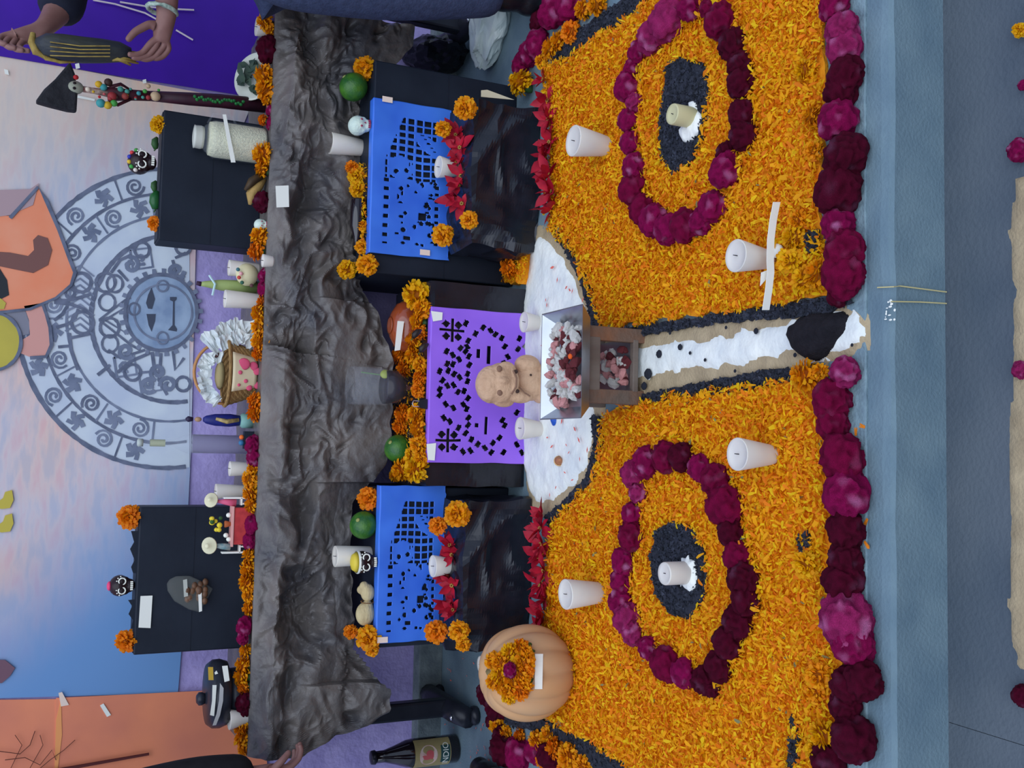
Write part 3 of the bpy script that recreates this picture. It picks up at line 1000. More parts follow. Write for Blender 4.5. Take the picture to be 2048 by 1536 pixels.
candle('small white candle at the far table corner beside the plate of greens', 504, 548, 57, TT, 36, 30)
candle('white pillar candle standing beside the basket on the table', 441, 522, 602, TT, 36, 34)
candle('frosted candle at the back of the table behind the painted skull', 450, 522, 540, TT, 32, 30)
candle('frosted candle on the table beside the clear bottle', 452, 506, 938, TT, 30, 28)
candle('frosted candle on the table behind the miniature figures', 424, 500, 983, TT, 30, 26)
candle('flared white candle on the table end behind the dark cockscomb', 449, 500, 1437, TT, 40, 24)
candle('pinkish candle stub lying low between flowers at the table edge', 519, 548, 522, TT, 26, 24)
candle('small white candle on the pavement behind the pumpkin', 953, 1000, 1328, 0.0, 34, 30)
# ------------------------------------------------------------------ petal carpets
def petals(name, label, poly, holes, n, z0, dens_noise=True, tone='m', size=(0.006, 0.0155), parent=None, flat=0.42):
    P = np.array([(p[0], p[1]) for p in poly])
    lo, hi = P.min(0), P.max(0)
    pts = NR.uniform(lo, hi, (int(n * 2.2), 2))
    k = inside(pts, poly)
    for h in holes:
        k &= ~inside(pts, h)
    pts = pts[k][:n]
    m = len(pts)
    a = NR.uniform(0, 6.283, m)
    pt = np.abs(NR.normal(0, flat, m))
    rl = NR.normal(0, 0.5, m)
    L = NR.uniform(size[0], size[1], m) * np.where(NR.random(m) < 0.06, 1.45, 1.0)
    w = L * NR.uniform(0.20, 0.46, m)
    zz = z0 + NR.uniform(-0.002, 0.010, m)
    d = np.stack([np.cos(a) * np.cos(pt), np.sin(a) * np.cos(pt), np.sin(pt)], 1)
    s = np.stack([-np.sin(a), np.cos(a), np.zeros(m)], 1)
    u = np.cross(d, s)
    s = s * np.cos(rl)[:, None] + u * np.sin(rl)[:, None]
    c = np.stack([pts[:, 0], pts[:, 1], zz], 1)
    b0 = c - d * (L * 0.35)[:, None]
    m0 = c + d * (L * 0.2)[:, None] + u * (L * 0.10)[:, None]
    t0 = c + d * (L * 0.65)[:, None]
    V = np.empty((m, 6, 3))
    V[:, 0] = b0 - s * (w * 0.25)[:, None]; V[:, 1] = b0 + s * (w * 0.25)[:, None]
    V[:, 2] = m0 + s * (w * 0.55)[:, None]; V[:, 5] = m0 - s * (w * 0.55)[:, None]
    V[:, 3] = t0 + s * (w * 0.35)[:, None]; V[:, 4] = t0 - s * (w * 0.35)[:, None]
    V[:, :, 2] = np.maximum(V[:, :, 2], 0.002)
    K = np.empty((m, 3))
    mixv = NR.random(m)
    lo_, mid, hi_ = np.array(C(222, 130, 22)), np.array(C(243, 170, 16)), np.array(C(248, 200, 24))
    K = np.where((mixv < .22)[:, None], lo_, np.where((mixv < .80)[:, None], mid, hi_)) * NR.uniform(0.88, 1.06, (m, 1))
    gs = NR.random(m) < 0.004
    K[gs] = np.array(C(130, 140, 110))
    idx = np.arange(m)[:, None] * 6
    F = np.concatenate([np.stack([idx[:, 0], idx[:, 0] + 1, idx[:, 0] + 2, idx[:, 0] + 5], 1), np.stack([idx[:, 0] + 5, idx[:, 0] + 2, idx[:, 0] + 3, idx[:, 0] + 4], 1)])
    me = bpy.data.meshes.new(name)
    nv, nf = m * 6, len(F)
    me.vertices.add(nv); me.loops.add(nf * 4); me.polygons.add(nf)
    me.vertices.foreach_set('co', V.reshape(-1))
    me.loops.foreach_set('vertex_index', F.reshape(-1).astype(np.int32))
    me.polygons.foreach_set('loop_start', (np.arange(nf) * 4).astype(np.int32))
    at = me.color_attributes.new('Col', 'FLOAT_COLOR', 'POINT')
    KK = np.ones((m, 6, 4), np.float32)
    KK[:, :, :3] = K[:, None, :]
    at.data.foreach_set('color', KK.ravel())
    me.materials.append(M_petal)
    me.update(calc_edges=True)
    o = obj(name, me, parent)
    if label:
        tag(o, label, 'petals', None, 'stuff')
    return o

M_bed = mat('matted_petals', C(232, 158, 20), C(214, 136, 18), 0.8, 70, 6, 0.5, 120)
def bed(name, poly, m, h, parent=None, step=0.02, amp=0.006, z=0.0):
    b = MB()
    b.slab([(p[0], p[1]) for p in jag(poly, step, amp)], h, T(0, 0, z))
    return b.build(name, m, parent)

right_px = [(1094, 140), (1130, 122), (1200, 78), (1262, 40), (1310, -10), (1360, -140), (1650, -140), (1650, 60), (1658, 180), (1650, 300), (1644, 420), (1652, 500), (1676, 540), (1664, 590), (1600, 606), (1450, 624), (1300, 640), (1212, 660), (1198, 610), (1176, 545), (1140, 490), (1104, 452), (1108, 300)]
left_px = [(1216, 828), (1300, 800), (1420, 784), (1596, 756), (1644, 790), (1656, 900), (1668, 1010), (1668, 1080), (1660, 1170), (1660, 1250), (1690, 1330), (1690, 1420), (1660, 1500), (1620, 1600), (1600, 1680), (1400, 1680), (1290, 1548), (1220, 1502), (1160, 1464), (1100, 1440), (1060, 1422), (1040, 1400), (1040, 1300), (1098, 1240), (1100, 1120), (1108, 1050), (1150, 1010), (1192, 960), (1212, 890)]
RP, LP = gpoly(right_px), gpoly(left_px)
core_r = gpoly([(1345, 130), (1375, 118), (1425, 132), (1430, 170), (1424, 230), (1416, 280), (1400, 320), (1360, 352), (1334, 318), (1330, 250), (1340, 180)])
core_l = gpoly([(1312, 1120), (1322, 1062), (1360, 1042), (1396, 1056), (1420, 1096), (1424, 1150), (1418, 1200), (1390, 1236), (1352, 1226), (1322, 1190)])
cr_ = thing('petal_carpet', 'marigold petal carpet by the visitor in jeans with one oval ring on it', 'petals', (sum(p.x for p in RP) / len(RP), sum(p.y for p in RP) / len(RP), 0))
cl_ = thing('petal_carpet', 'marigold petal carpet under the pumpkin with one oval ring on it', 'petals', (sum(p.x for p in LP) / len(LP), sum(p.y for p in LP) / len(LP), 0))
for root, poly, core in ((cr_, RP, core_r), (cl_, LP, core_l)):
    o = bed('matted_bed', poly, M_bed, 0.008, root)
    o.location = -root.location
    o['kind'] = 'stuff'
    o = petals('loose_petals', None, jag(poly, 0.03, 0.012), [jag(core, 0.03, 0.008)], 44000, 0.011, parent=root)
    o.location = -root.location
    o['kind'] = 'stuff'
    o = petals('raised_petals', None, poly, [core], 2600, 0.018, parent=root, size=(0.008, 0.019), flat=0.5)
    o.location = -root.location
    o['kind'] = 'stuff'

def grains(name, label, polys, n, z0, h=0.006, parent=None, size=(0.003, 0.007)):
    """heap of small dark chips on a thin bed"""
    b = MB()
    for poly in polys:
        b.col = (0.9, 0.9, 0.9)
        b.slab([(p[0], p[1]) for p in jag(poly, 0.012, 0.004)], h, T(0, 0, z0))
    for poly in polys:
        P = np.array([(p[0], p[1]) for p in poly])
        lo, hi = P.min(0), P.max(0)
        pts = NR.uniform(lo - 0.004, hi + 0.004, (int(n * 3), 2))
        pts = pts[inside(pts, poly)][:int(n / len(polys))]
        for x, y in pts:
            r = random.uniform(*size)
            b.col = (random.uniform(.5, 1.5),) * 3
            M = T(x, y, z0 + h + r * 0.2) @ Euler((random.uniform(0, 6), random.uniform(0, 6), 0)).to_matrix().to_4x4()
            b.add([(r, 0, -r * .6), (-r * .5, r * .8, -r * .6), (-r * .5, -r * .8, -r * .6), (0, 0, r * .8)], [(0, 1, 3), (1, 2, 3), (2, 0, 3), (0, 2, 1)], M)
    o = b.build(name, M_coal, parent, cols=True)
    return tag(o, label, 'sand', None, 'stuff') if label else o

grains('black_sand', 'oval patch of black sand under the cream candle stub', [core_r], 900, 0.010)
grains('black_sand', 'oval patch of black sand under the short white candle', [core_l], 900, 0.010)
grains('black_sand', 'line of black sand along the path on the visitor in jeans side', [gpoly([(1200, 664), (1290, 652), (1420, 634), (1560, 612), (1690, 592), (1715, 606), (1640, 632), (1500, 640), (1380, 656), (1290, 672), (1210, 682)])], 700, 0.004)
grains('black_sand', 'line of black sand along the path on the pumpkin side', [gpoly([(1290, 808), (1360, 796), (1480, 784), (1600, 760), (1604, 738), (1540, 742), (1420, 764), (1320, 784), (1290, 790)])], 600, 0.004)
grains('black_sand', 'black sand edging the salt half circle towards the visitor', [gpoly([(1118, 452), (1150, 492), (1180, 545), (1200, 610), (1210, 660), (1192, 662), (1182, 612), (1164, 552), (1136, 502), (1106, 460)])], 320, 0.006)
grains('black_sand', 'black sand edging the salt half circle towards the pumpkin', [gpoly([(1204, 830), (1212, 880), (1198, 950), (1170, 985), (1130, 1030), (1104, 1050), (1096, 1034), (1140, 996), (1180, 950), (1196, 885), (1190, 832)])], 320, 0.006)
grains('black_sand', 'black sand strip outside the carpet near the white bag', [gpoly([(1120, 92), (1200, 34), (1270, -10), (1300, -30), (1312, -4), (1262, 38), (1200, 80), (1130, 128), (1108, 124)])], 500, 0.004)
grains('black_sand', 'black sand patch beside the pumpkin and dark cockscombs', [gpoly([(1010, 1428), (1060, 1428), (1104, 1444), (1160, 1468), (1222, 1508), (1290, 1554), (1400, 1690), (1330, 1690), (1240, 1578), (1180, 1520), (1120, 1474), (1060, 1458), (1020, 1450)])], 400, 0.004)
grains('black_sand', 'black sand showing at the corner of the pumpkin carpet', [gpoly([(1600, 1425), (1614, 1480), (1600, 1570), (1586, 1570), (1596, 1480)])], 140, 0.012)
grains('black_sand', 'small black sand patch by the curb cockscombs near the strip candle', [gpoly([(1625, 472), (1648, 462), (1650, 500), (1632, 512)])], 90, 0.012)
grains('black_sand', 'small black sand patch by the curb across from the pumpkin ring', [gpoly([(1612, 1075), (1630, 1062), (1634, 1090), (1620, 1104)])], 90, 0.012)

# the pale path and the salt half circle
pa = thing('sand_path', 'tan sand path with a white stripe leading from the curb to the brazier', 'sand', G(1500, 700))
def heap(name, px, m, h, parent, amp=0.005, z=0.0, peak=0.0, step=0.02, pz=0.0):
    """powder laid by hand: rough outline, domed inside"""
    poly = jag(gpoly(px, pz), step, amp)
    P = np.array([(p[0], p[1]) for p in poly])
    lo, hi = P.min(0), P.max(0)
    n = 90
    d = max(hi - lo) / n
    nx_, ny_ = int((hi[0] - lo[0]) / d) + 2, int((hi[1] - lo[1]) / d) + 2
    gx, gy = np.meshgrid(lo[0] + np.arange(nx_) * d, lo[1] + np.arange(ny_) * d, indexing='ij')
    pts = np.stack([gx.ravel(), gy.ravel()], 1)
    ins = inside(pts, [tuple(p) for p in poly])
    A = P; B = np.roll(P, -1, 0)
    dist = np.full(len(pts), 9.0)
    for a, b in zip(A, B):
        ab = b - a
        t = np.clip(((pts - a) @ ab) / (ab @ ab + 1e-12), 0, 1)
        dist = np.minimum(dist, np.hypot(*(pts - a - t[:, None] * ab).T))
    z_ = np.where(ins, z + h * (1 - np.exp(-dist / 0.006)) + peak * (1 - np.exp(-dist / 0.04)), z - 0.003)
    V = [(x, y, zz + (0.0035 * noise.noise((x * 28, y * 28, 1)) + 0.0015 * noise.noise((x * 90, y * 90, 1)) if i_ else 0)) for (x, y), zz, i_ in zip(pts, z_, ins)]
    near = ins | (dist < d * 1.2)
    F = []
    for i in range(nx_ - 1):
        for j in range(ny_ - 1):
            q = (i * ny_ + j, (i + 1) * ny_ + j, (i + 1) * ny_ + j + 1, i * ny_ + j + 1)
            if any(ins[k] for k in q):
                F.append(q)
    me = mesh_of(name, V, F, m, None, True)
    o = obj(name, me, parent)
    if parent:
        o.location = -parent.location
    o['kind'] = 'stuff'
    return o
heap('tan_layer', [(1180, 660), (1290, 664), (1420, 644), (1560, 624), (1690, 598), (1726, 612), (1742, 650), (1738, 690), (1724, 716), (1650, 726), (1590, 738), (1420, 770), (1290, 798), (1200, 800)], M_tan, 0.004, pa, z=0.001)
heap('white_stripe', [(1200, 690), (1280, 700), (1380, 682), (1470, 666), (1560, 652), (1660, 628), (1718, 626), (1736, 656), (1728, 690), (1700, 704), (1640, 712), (1580, 708), (1470, 730), (1380, 740), (1290, 758), (1200, 770)], M_salt, 0.006, pa, z=0.004, amp=0.009)
for x, y, r in ((1512, 662, 7), (1318, 708, 9), (1360, 694, 7), (1380, 706, 4), (1288, 772, 9), (1296, 748, 12), (1590, 710, 5), (1410, 720, 4), (1452, 655, 4), (1704, 690, 4), (1340, 666, 4), (1470, 742, 4)):
    p = G(x, y, 0.014)
    o = obj('coal_fleck', mesh_of('coal_fleck', *(lambda b: (b.V, b.F))(MB().ball((0, 0, 0), (1, 1, .5), seg=7, rings=4)), M_coal, [(1, 1, 1)] * 23), pa, p - pa.location, (0, 0, r), r * mpp(p))
sa = thing('salt_half_circle', 'half circle of white salt with tan rim around the brazier', 'salt', G(1120, 760))
heap('tan_rim', [(1076, 448), (1104, 452), (1144, 500), (1176, 560), (1194, 620), (1206, 680), (1212, 760), (1212, 850), (1206, 910), (1190, 960), (1150, 1000), (1104, 1046), (1060, 1020), (1050, 940), (1040, 800), (1040, 640), (1056, 560), (1064, 490)], M_tan, 0.003, sa, z=0.001)
heap('white_salt', [(1082, 470), (1104, 488), (1130, 520), (1154, 560), (1170, 610), (1182, 660), (1192, 760), (1190, 860), (1178, 930), (1150, 970), (1110, 1000), (1076, 1006), (1064, 985), (1052, 930), (1044, 800), (1044, 640), (1058, 560), (1064, 505)], M_salt, 0.006, sa, z=0.003, peak=0.008)
RED = MB()
for x, y in ((1105, 535), (1115, 560), (1140, 580), (1133, 575), (1092, 600), (1145, 582), (1166, 600), (1124, 842), (1150, 858), (1095, 875), (1104, 893), (1133, 890), (1160, 918), (1130, 945), (1112, 975), (1100, 990), (1175, 900), (1138, 905), (1158, 880), (1145, 960), (1094, 610), (1085, 690)):
    p = G(x, y, 0.022)
    L = random.uniform(4, 9) * mpp(p)
    RED.add([(-L, 0, 0), (0, -L * .35, .001), (L, 0, .002), (0, L * .35, .001)], [(0, 1, 2, 3)], Matrix.Translation(p) @ rotz(random.uniform(0, 6.3)))
tag(RED.build('red_petals', mat('coral_petal', C(214, 108, 104), None, 0.6)), 'loose coral red petals scattered on the white salt', 'petals', None, 'stuff')

# ------------------------------------------------------------------ flower heads
def rowflowers(spec, where, label_m, label_c, gm, gc, seq_from):
    im = ic = 0
    if 'ring' not in (label_c or ''):
        spec = sorted(spec, key=lambda q: q[1])
    for x, y, r, t in spec:
        p = where(x, y, r)
        rr = r * mpp(p) * 1.06
        if t in 'myb':
            marigold(p, rr * 1.02, t, f'{label_m}, {nth(im)} {seq_from}', gm)
            im += 1
        else:
            cockscomb(p, rr * 1.14, t, f'{label_c}, {nth(ic)} {seq_from}', gc)
            ic += 1
edge = [(530, 45, 18, 'm'), (545, 62, 14, 'm'), (534, 98, 25, 'd'), (530, 150, 22, 'm'), (533, 180, 22, 'm'), (537, 200, 15, 'm'), (544, 222, 13, 'q'), (544, 247, 14, 'q'), (527, 240, 11, 'b'),
        (530, 310, 25, 'm'), (527, 338, 18, 'm'), (524, 404, 20, 'd'), (522, 472, 22, 'm'), (514, 503, 19, 'b'), (530, 552, 15, 'q'), (528, 578, 15, 'q'), (527, 602, 14, 'b'), (520, 625, 18, 'm'), (523, 655, 22, 'm'),
        (523, 684, 21, 'm'), (517, 708, 14, 'b'), (512, 802, 18, 'b'), (512, 826, 19, 'b'), (506, 890, 18, 'q'), (509, 915, 18, 'q'), (507, 937, 13, 'm'), (501, 958, 18, 'm'), (502, 985, 18, 'm'), (505, 1010, 16, 'm'),
        (506, 1050, 19, 'q'), (500, 1082, 16, 'q'), (500, 1110, 16, 'm'), (497, 1136, 18, 'm'), (497, 1166, 21, 'm'), (499, 1190, 16, 'm'), (500, 1216, 16, 'm'), (489, 1252, 18, 'q'), (486, 1275, 14, 'q'),
        (492, 1302, 15, 'm'), (488, 1330, 18, 'm'), (486, 1352, 20, 'm'), (489, 1374, 15, 'b'), (489, 1404, 20, 'd'), (486, 1420, 16, 'd'), (486, 1455, 18, 'm'), (486, 1478, 18, 'm'), (490, 1497, 15, 'm')]
rowflowers(edge, lambda x, y, r: W(x, y, TF + 0.035), 'marigold head on the front edge of the table', 'cockscomb head on the front edge of the table',
           'marigolds along the table edge', 'cockscombs along the table edge', 'from the corn bundle')
curb = [(1668, 12, 30, 'q'), (1684, 62, 34, 'p'), (1690, 95, 36, 'p'), (1692, 150, 36, 'd'), (1682, 180, 34, 'd'), (1676, 240, 40, 'q'), (1690, 312, 44, 'd'), (1676, 380, 48, 'd'), (1676, 452, 34, 'q'), (1690, 500, 40, 'k'),
        (1686, 552, 42, 'k'), (1676, 592, 22, 'd'), (1690, 745, 30, 'p'), (1664, 800, 38, 'k'), (1666, 848, 32, 'k'), (1684, 915, 44, 'k'), (1692, 985, 46, 'q'), (1692, 1058, 38, 'd'), (1690, 1120, 36, 'd'), (1686, 1162, 40, 'd'),
        (1692, 1240, 52, 'p'), (1706, 1288, 42, 'q'), (1728, 1360, 38, 'd'), (1696, 1372, 36, 'd'), (1690, 1412, 32, 'd'), (1706, 1478, 44, 'd'), (1656, 1526, 36, 'd')]
rowflowers(curb, lambda x, y, r: G(x, y, 0.008 + r * mpp(G(x, y)) * 0.45), '', 'cockscomb head along the curb side of the carpets', None, 'cockscombs along the curb', 'away from the visitor')
ring1 = [(1382, 12, 27, 'q'), (1334, 42, 38, 'p'), (1304, 74, 32, 'p'), (1276, 104, 21, 'q'), (1264, 134, 18, 'q'), (1254, 172, 28, 'q'), (1268, 205, 18, 'p'), (1256, 240, 22, 'q'), (1260, 285, 22, 'q'), (1268, 335, 26, 'q'),
         (1266, 378, 30, 'k'), (1284, 420, 28, 'k'), (1308, 442, 32, 'q'), (1336, 458, 30, 'q'), (1372, 452, 32, 'k'), (1404, 442, 26, 'q'), (1425, 414, 30, 'q'), (1450, 340, 33, 'q'), (1452, 306, 22, 'd'), (1486, 268, 30, 'd'),
         (1484, 228, 28, 'd'), (1482, 166, 29, 'd'), (1478, 130, 26, 'd'), (1464, 88, 30, 'd'), (1440, 42, 33, 'k'), (1418, 16, 20, 'k')]
rowflowers(ring1, lambda x, y, r: G(x, y, 0.014 + r * mpp(G(x, y)) * 0.36), '', 'cockscomb ringing the cream candle stub', None, 'cockscombs of the ring by the visitor', 'going round from the frame edge')
ring2 = [(1432, 960, 32, 'k'), (1400, 935, 26, 'q'), (1364, 914, 28, 'd'), (1332, 914, 30, 'k'), (1292, 926, 30, 'q'), (1266, 948, 26, 'p'), (1276, 985, 20, 'p'), (1264, 1028, 22, 'q'), (1262, 1072, 28, 'k'), (1246, 1122, 25, 'q'), (1243, 1162, 24, 'q'),
         (1242, 1202, 26, 'q'), (1254, 1238, 30, 'p'), (1266, 1266, 24, 'p'), (1296, 1296, 22, 'q'), (1332, 1328, 32, 'k'), (1368, 1346, 28, 'q'), (1406, 1362, 26, 'd'), (1424, 1380, 16, 'd'), (1438, 1332, 30, 'd'), (1456, 1284, 32, 'd'),
         (1474, 1242, 32, 'd'), (1490, 1200, 30, 'd'), (1486, 1158, 34, 'd'), (1474, 1112, 28, 'k'), (1462, 1064, 28, 'd'), (1450, 1012, 38, 'k')]
rowflowers(ring2, lambda x, y, r: G(x, y, 0.014 + r * mpp(G(x, y)) * 0.36), '', 'cockscomb ringing the short white candle', None, 'cockscombs of the ring by the pumpkin', 'going round from the path')
out1 = [(1142, 8, 34, 'q'), (1106, 22, 32, 'q'), (1080, 44, 22, 'd'), (1076, 88, 28, 'q'), (1058, 108, 24, 'q'), (1044, 128, 22, 'q')]
rowflowers(out1, lambda x, y, r: G(x, y, r * mpp(G(x, y)) * 0.45), '', 'cockscomb head outside the carpet beside the white bag', None, 'cockscombs beside the white bag', 'from the frame edge')
mout = [(1196, 10, 24, 'm'), (1168, 20, 20, 'm'), (1144, 64, 22, 'b'), (1120, 82, 20, 'm'), (1104, 96, 22, 'm'), (1084, 122, 15, 'm')]
rowflowers(mout, lambda x, y, r: G(x, y, r * mpp(G(x, y)) * 0.5), 'marigold head along the carpet rim beside the white bag', '', 'marigolds beside the white bag', None, 'from the frame edge')
marigold(G(1042, 166, 0.035), 27 * mpp(G(1042, 166)), 'y', 'large yellow orange marigold on the pavement at the corner of the upper box')
out2 = [(974, 1386, 24, 'd'), (994, 1412, 28, 'd'), (988, 1440, 18, 'd'), (1006, 1498, 30, 'd'), (1036, 1508, 30, 'q'), (1070, 1502, 24, 'q'), (1098, 1512, 26, 'd'), (1004, 1476, 22, 'd')]
rowflowers(out2, lambda x, y, r: G(x, y, r * mpp(G(x, y)) * 0.45), '', 'cockscomb head on the pavement behind the pumpkin', None, 'cockscombs behind the pumpkin', 'from the pumpkin')
mout2 = [(1000, 1362, 16, 'm'), (996, 1452, 18, 'm'), (1012, 1466, 15, 'm'), (1040, 1470, 14, 'b'), (1076, 1480, 20, 'm'), (1112, 1496, 22, 'b'), (1140, 1512, 26, 'm'), (1132, 1534, 18, 'b'), (1098, 1470, 18, 'm'), (1168, 1534, 22, 'm'), (1086, 1520, 16, 'b')]
rowflowers(mout2, lambda x, y, r: G(x, y, r * mpp(G(x, y)) * 0.5), 'marigold head on the pavement around the back of the pumpkin', '', 'marigolds behind the pumpkin', None, 'towards the frame edge')
mcarp = [(1626, 232, 24, 'm'), (1628, 300, 20, 'm'), (1590, 474, 26, 'y'), (1596, 440, 20, 'm'), (1640, 548, 32, 'm'), (1612, 560, 28, 'y'), (1580, 520, 26, 'y'), (1612, 752, 32, 'm'), (1640, 744, 18, 'm'), (1614, 1130, 28, 'y'), (1638, 1352, 28, 'm'), (1650, 1470, 30, 'y'), (1632, 1500, 22, 'y'),
         (1610, 140, 22, 'y'), (1632, 1380, 22, 'm')]
rowflowers(mcarp, lambda x, y, r: G(x, y, 0.012 + r * mpp(G(x, y)) * 0.5), 'marigold head on the carpet rim by the curb', '', 'marigolds on the carpet rim', None, 'from the visitor in jeans')
pbox = [(834, 590, 29, 'y'), (846, 618, 20, 'm'), (838, 642, 20, 'm'), (843, 664, 16, 'b'), (828, 682, 18, 'm'), (800, 712, 18, 'b'), (826, 712, 18, 'm'), (842, 730, 16, 'm'), (810, 738, 18, 'b'), (840, 756, 16, 'b'), (838, 780, 16, 'b'), (808, 828, 20, 'b'), (834, 828, 20, 'm'), (802, 852, 18, 'b'), (838, 856, 20, 'm'),
        (838, 890, 20, 'm'), (826, 912, 18, 'y'), (806, 940, 22, 'm'), (834, 940, 26, 'y'), (792, 950, 14, 'm'), (843, 918, 16, 'm')]
rowflowers(pbox, lambda x, y, r: G(x, y, Z_P + 0.6 * r * mpp(G(x, y, Z_P))), 'marigold heaped on the middle box behind the violet cutout', '', 'marigolds on the middle box', None, 'from the clay bowl')
petals('loose_petals', 'bed of loose orange petals between marigolds on the middle box', [tuple(p.xy) for p in (G(852, 575, Z_P), G(852, 965, Z_P), G(795, 958, Z_P), G(795, 700, Z_P), G(815, 580, Z_P))], [], 1100, Z_P + 0.006)
petals('loose_petals', 'loose marigold petals lying along the upper box behind the blue lattice cutout', [tuple(p.xy) for p in (G(738, 330, Z_UR), G(738, 480, Z_UR), G(726, 480, Z_UR), G(724, 330, Z_UR))], [], 260, Z_UR + 0.006)
onur = [(730, 136, 24, 'm', 'spiky marigold on the upper box above the green lime near the visitor'), (704, 336, 15, 'b', 'small dull orange marigold beside the tapered candle'), (713, 352, 20, 'y', 'yellow marigold on the upper box next to the tapered candle'), (716, 378, 18, 'y', 'yellow marigold on the upper box near the lying brown bottle'),
        (724, 404, 11, 'm', 'tiny marigold squeezed beside the lying brown bottle, neck end'), (726, 452, 13, 'm', 'tiny marigold squeezed beside the lying brown bottle, base end'), (724, 494, 15, 'm', 'small marigold just past the base of the lying bottle'), (734, 530, 23, 'm', 'spiky marigold hanging at the corner of the upper box'), (694, 539, 20, 'y', 'round yellow marigold on its stalk against the crumpled cloth'),
        (738, 998, 24, 'b', 'deep orange marigold above the lime on the pumpkin side box'), (702, 1264, 15, 'b', 'small rust orange marigold against the cloth on the pumpkin side box'), (738, 1276, 26, 'm', 'big ragged marigold at the outer corner of the pumpkin side box'), (744, 1300, 14, 'm', 'little marigold under the big ragged one at the box corner')]
for x, y, r, t, l in onur:
    zt = Z_UR if y < 600 else Z_UL
    p = G(x + r * 0.5, y, zt)
    p = W(x, y, max(min(p.y, 2.78), UB_Y - 0.01) if not (y > 1290) else UB_Y)
    marigold(p, r * mpp(p), t, l, None, (math.radians(60), random.uniform(-.4, .4), random.uniform(-.5, .5)))
onlow = [(930, 216, 24, 'm', 'marigold at the corner of the low box nearest the visitor'), (886, 258, 17, 'm', 'half marigold stuck on the blue cutout above the candle'), (938, 440, 19, 'm', 'round marigold at the salt-side corner of the low box'), (886, 470, 23, 'm', 'larger round marigold on the lower corner of the blue cutout by the salt'),
         (914, 1028, 27, 'm', 'largest marigold at the low box corner by the salt, pumpkin side'), (876, 1052, 19, 'b', 'smaller dull marigold next to the largest one on the low box'), (873, 1264, 24, 'b', 'dull orange marigold under the blue cutout by the pumpkin'), (918, 1262, 22, 'm', 'bright marigold at the low box corner behind the pumpkin'), (926, 1288, 16, 'm', 'little bright marigold hanging below another behind the pumpkin')]
for x, y, r, t, l in onlow:
    p = W(x, y, LB_Y + (0.0 if x > 905 else 0.10))
    marigold(p, r * mpp(p), t, l, None, (math.radians(50), random.uniform(-.4, .4), random.uniform(-.5, .5)))
ontab = [(318, 250, 18, 'y', 'marigold on the top corner of the table box by the figurine'), (311, 447, 16, 'b', 'round marigold on the other top corner of the box with white grains'), (260, 1034, 25, 'b', 'large marigold on the top corner of the table box above the miniature figures'), (254, 1282, 23, 'b', 'ragged marigold on the top corner of the table box by the blank slip')]
for x, y, r, t, l in ontab:
    p = W(x, y, TBY + 0.02)
    marigold(p, r * mpp(p), t, l, None, (math.radians(70), 0, random.uniform(-.5, .5)))
# a heap of petals tucked between boxes and salt
petals('loose_petals', 'heap of orange petals in the gap between middle box and salt', [tuple(p.xy) for p in (G(1016, 500, .02), G(1064, 490, .02), G(1058, 560, .02), G(1006, 568, .02))], [], 700, 0.03, flat=.5)
bed('petal_mound', [tuple(p) for p in gpoly([(1014, 500), (1066, 488), (1060, 566), (1006, 570)])], M_bed, 0.03)
tag(bpy.data.objects['petal_mound'], 'matted orange petal mound in the gap between middle box and salt', 'petals', None, 'stuff')
o = marigold(G(1018, 535, 0.05), 0.03, 'b', 'marigold on the petal mound between middle box and salt')

# lower step
for x, y, r, t, l in ((2038, 300, 26, 'q', 'magenta cockscomb on the lower street beside the tan sand end'), (2044, 1392, 24, 'd', 'dark cockscomb on the lower street at the far sand end'), (2042, 740, 20, 'p', 'pale pink cockscomb on the tan sand of the lower street'), (2046, 170, 12, 'q', 'small purple cockscomb beside a yellow sprig on the lower street')):
    p = G(x, y, -0.124 + 0.012)
    cockscomb(p, r * mpp(p), t, l)
p = G(2040, 60, -0.11)
marigold(p, 0.012, 'y', 'small yellow marigold sprig on the lower street near the frame corner')
o = heap('tan_sand', [(2036, 352), (2026, 400), (2020, 470), (2026, 560), (2030, 680), (2028, 800), (2022, 960), (2020, 1100), (2024, 1260), (2036, 1336), (2080, 1350), (2200, 1350), (2200, 350), (2080, 346)], M_tan, 0.005, None, z=-0.123, pz=-.124)
tag(o, 'strip of tan sand laid on the lower street', 'sand', None, 'stuff')
o.location = (0, 0, 0)
# redo the strip on its own plane
o.location.z = 0

# scattered bits on the curb
PETAL1 = mesh_of('petal', [(-1, -.3, 0), (-1, .3, 0), (.6, .45, .12), (1, 0, .05), (.6, -.45, .12)], [(0, 1, 2, 3, 4)], mat('single_petal', C(214, 126, 30), None, 0.6))
for i, (x, y) in enumerate(((1712, 862), (1724, 852), (1732, 1045), (1734, 1090), (1722, 1163))):
    p = G(x, y, 0.004)
    tag(obj('petal', PETAL1, None, p, (0, 0.1, i * 1.3), 0.008), f'stray orange petal on the bare curb, {nth(i)} away from the black mound', 'petal', 'stray petals on the curb')
for i, (pts, l) in enumerate(((((1755, 575), (1800, 572), (1893, 584)), 'pale straw hanging over the curb edge, the longer kinked one'), (((1782, 603), (1840, 604), (1893, 607)), 'pale straw hanging over the curb edge by the white paint flecks'))):
    q = [G(pts[0][0], pts[0][1], 0.004), G(1788, (pts[0][1] + pts[1][1]) / 2, 0.004) if i == 0 else G(1785.5, 603, 0.005), W(pts[1][0], pts[1][1], STEP_Y - 0.004), W(pts[2][0], pts[2][1], STEP_Y - 0.004)]
    tag(MB().tube(q, 0.0012, 6).build('straw', mat('pale_straw', C(190, 186, 150), None, 0.6)), l, 'straw')
fk = MB()
for k in range(14):
    p = G(random.uniform(1766, 1792), random.uniform(600, 642), 0.003)
    fk.ball(p, (random.uniform(.001, .003), random.uniform(.001, .004), 0.001), seg=6, rings=4)
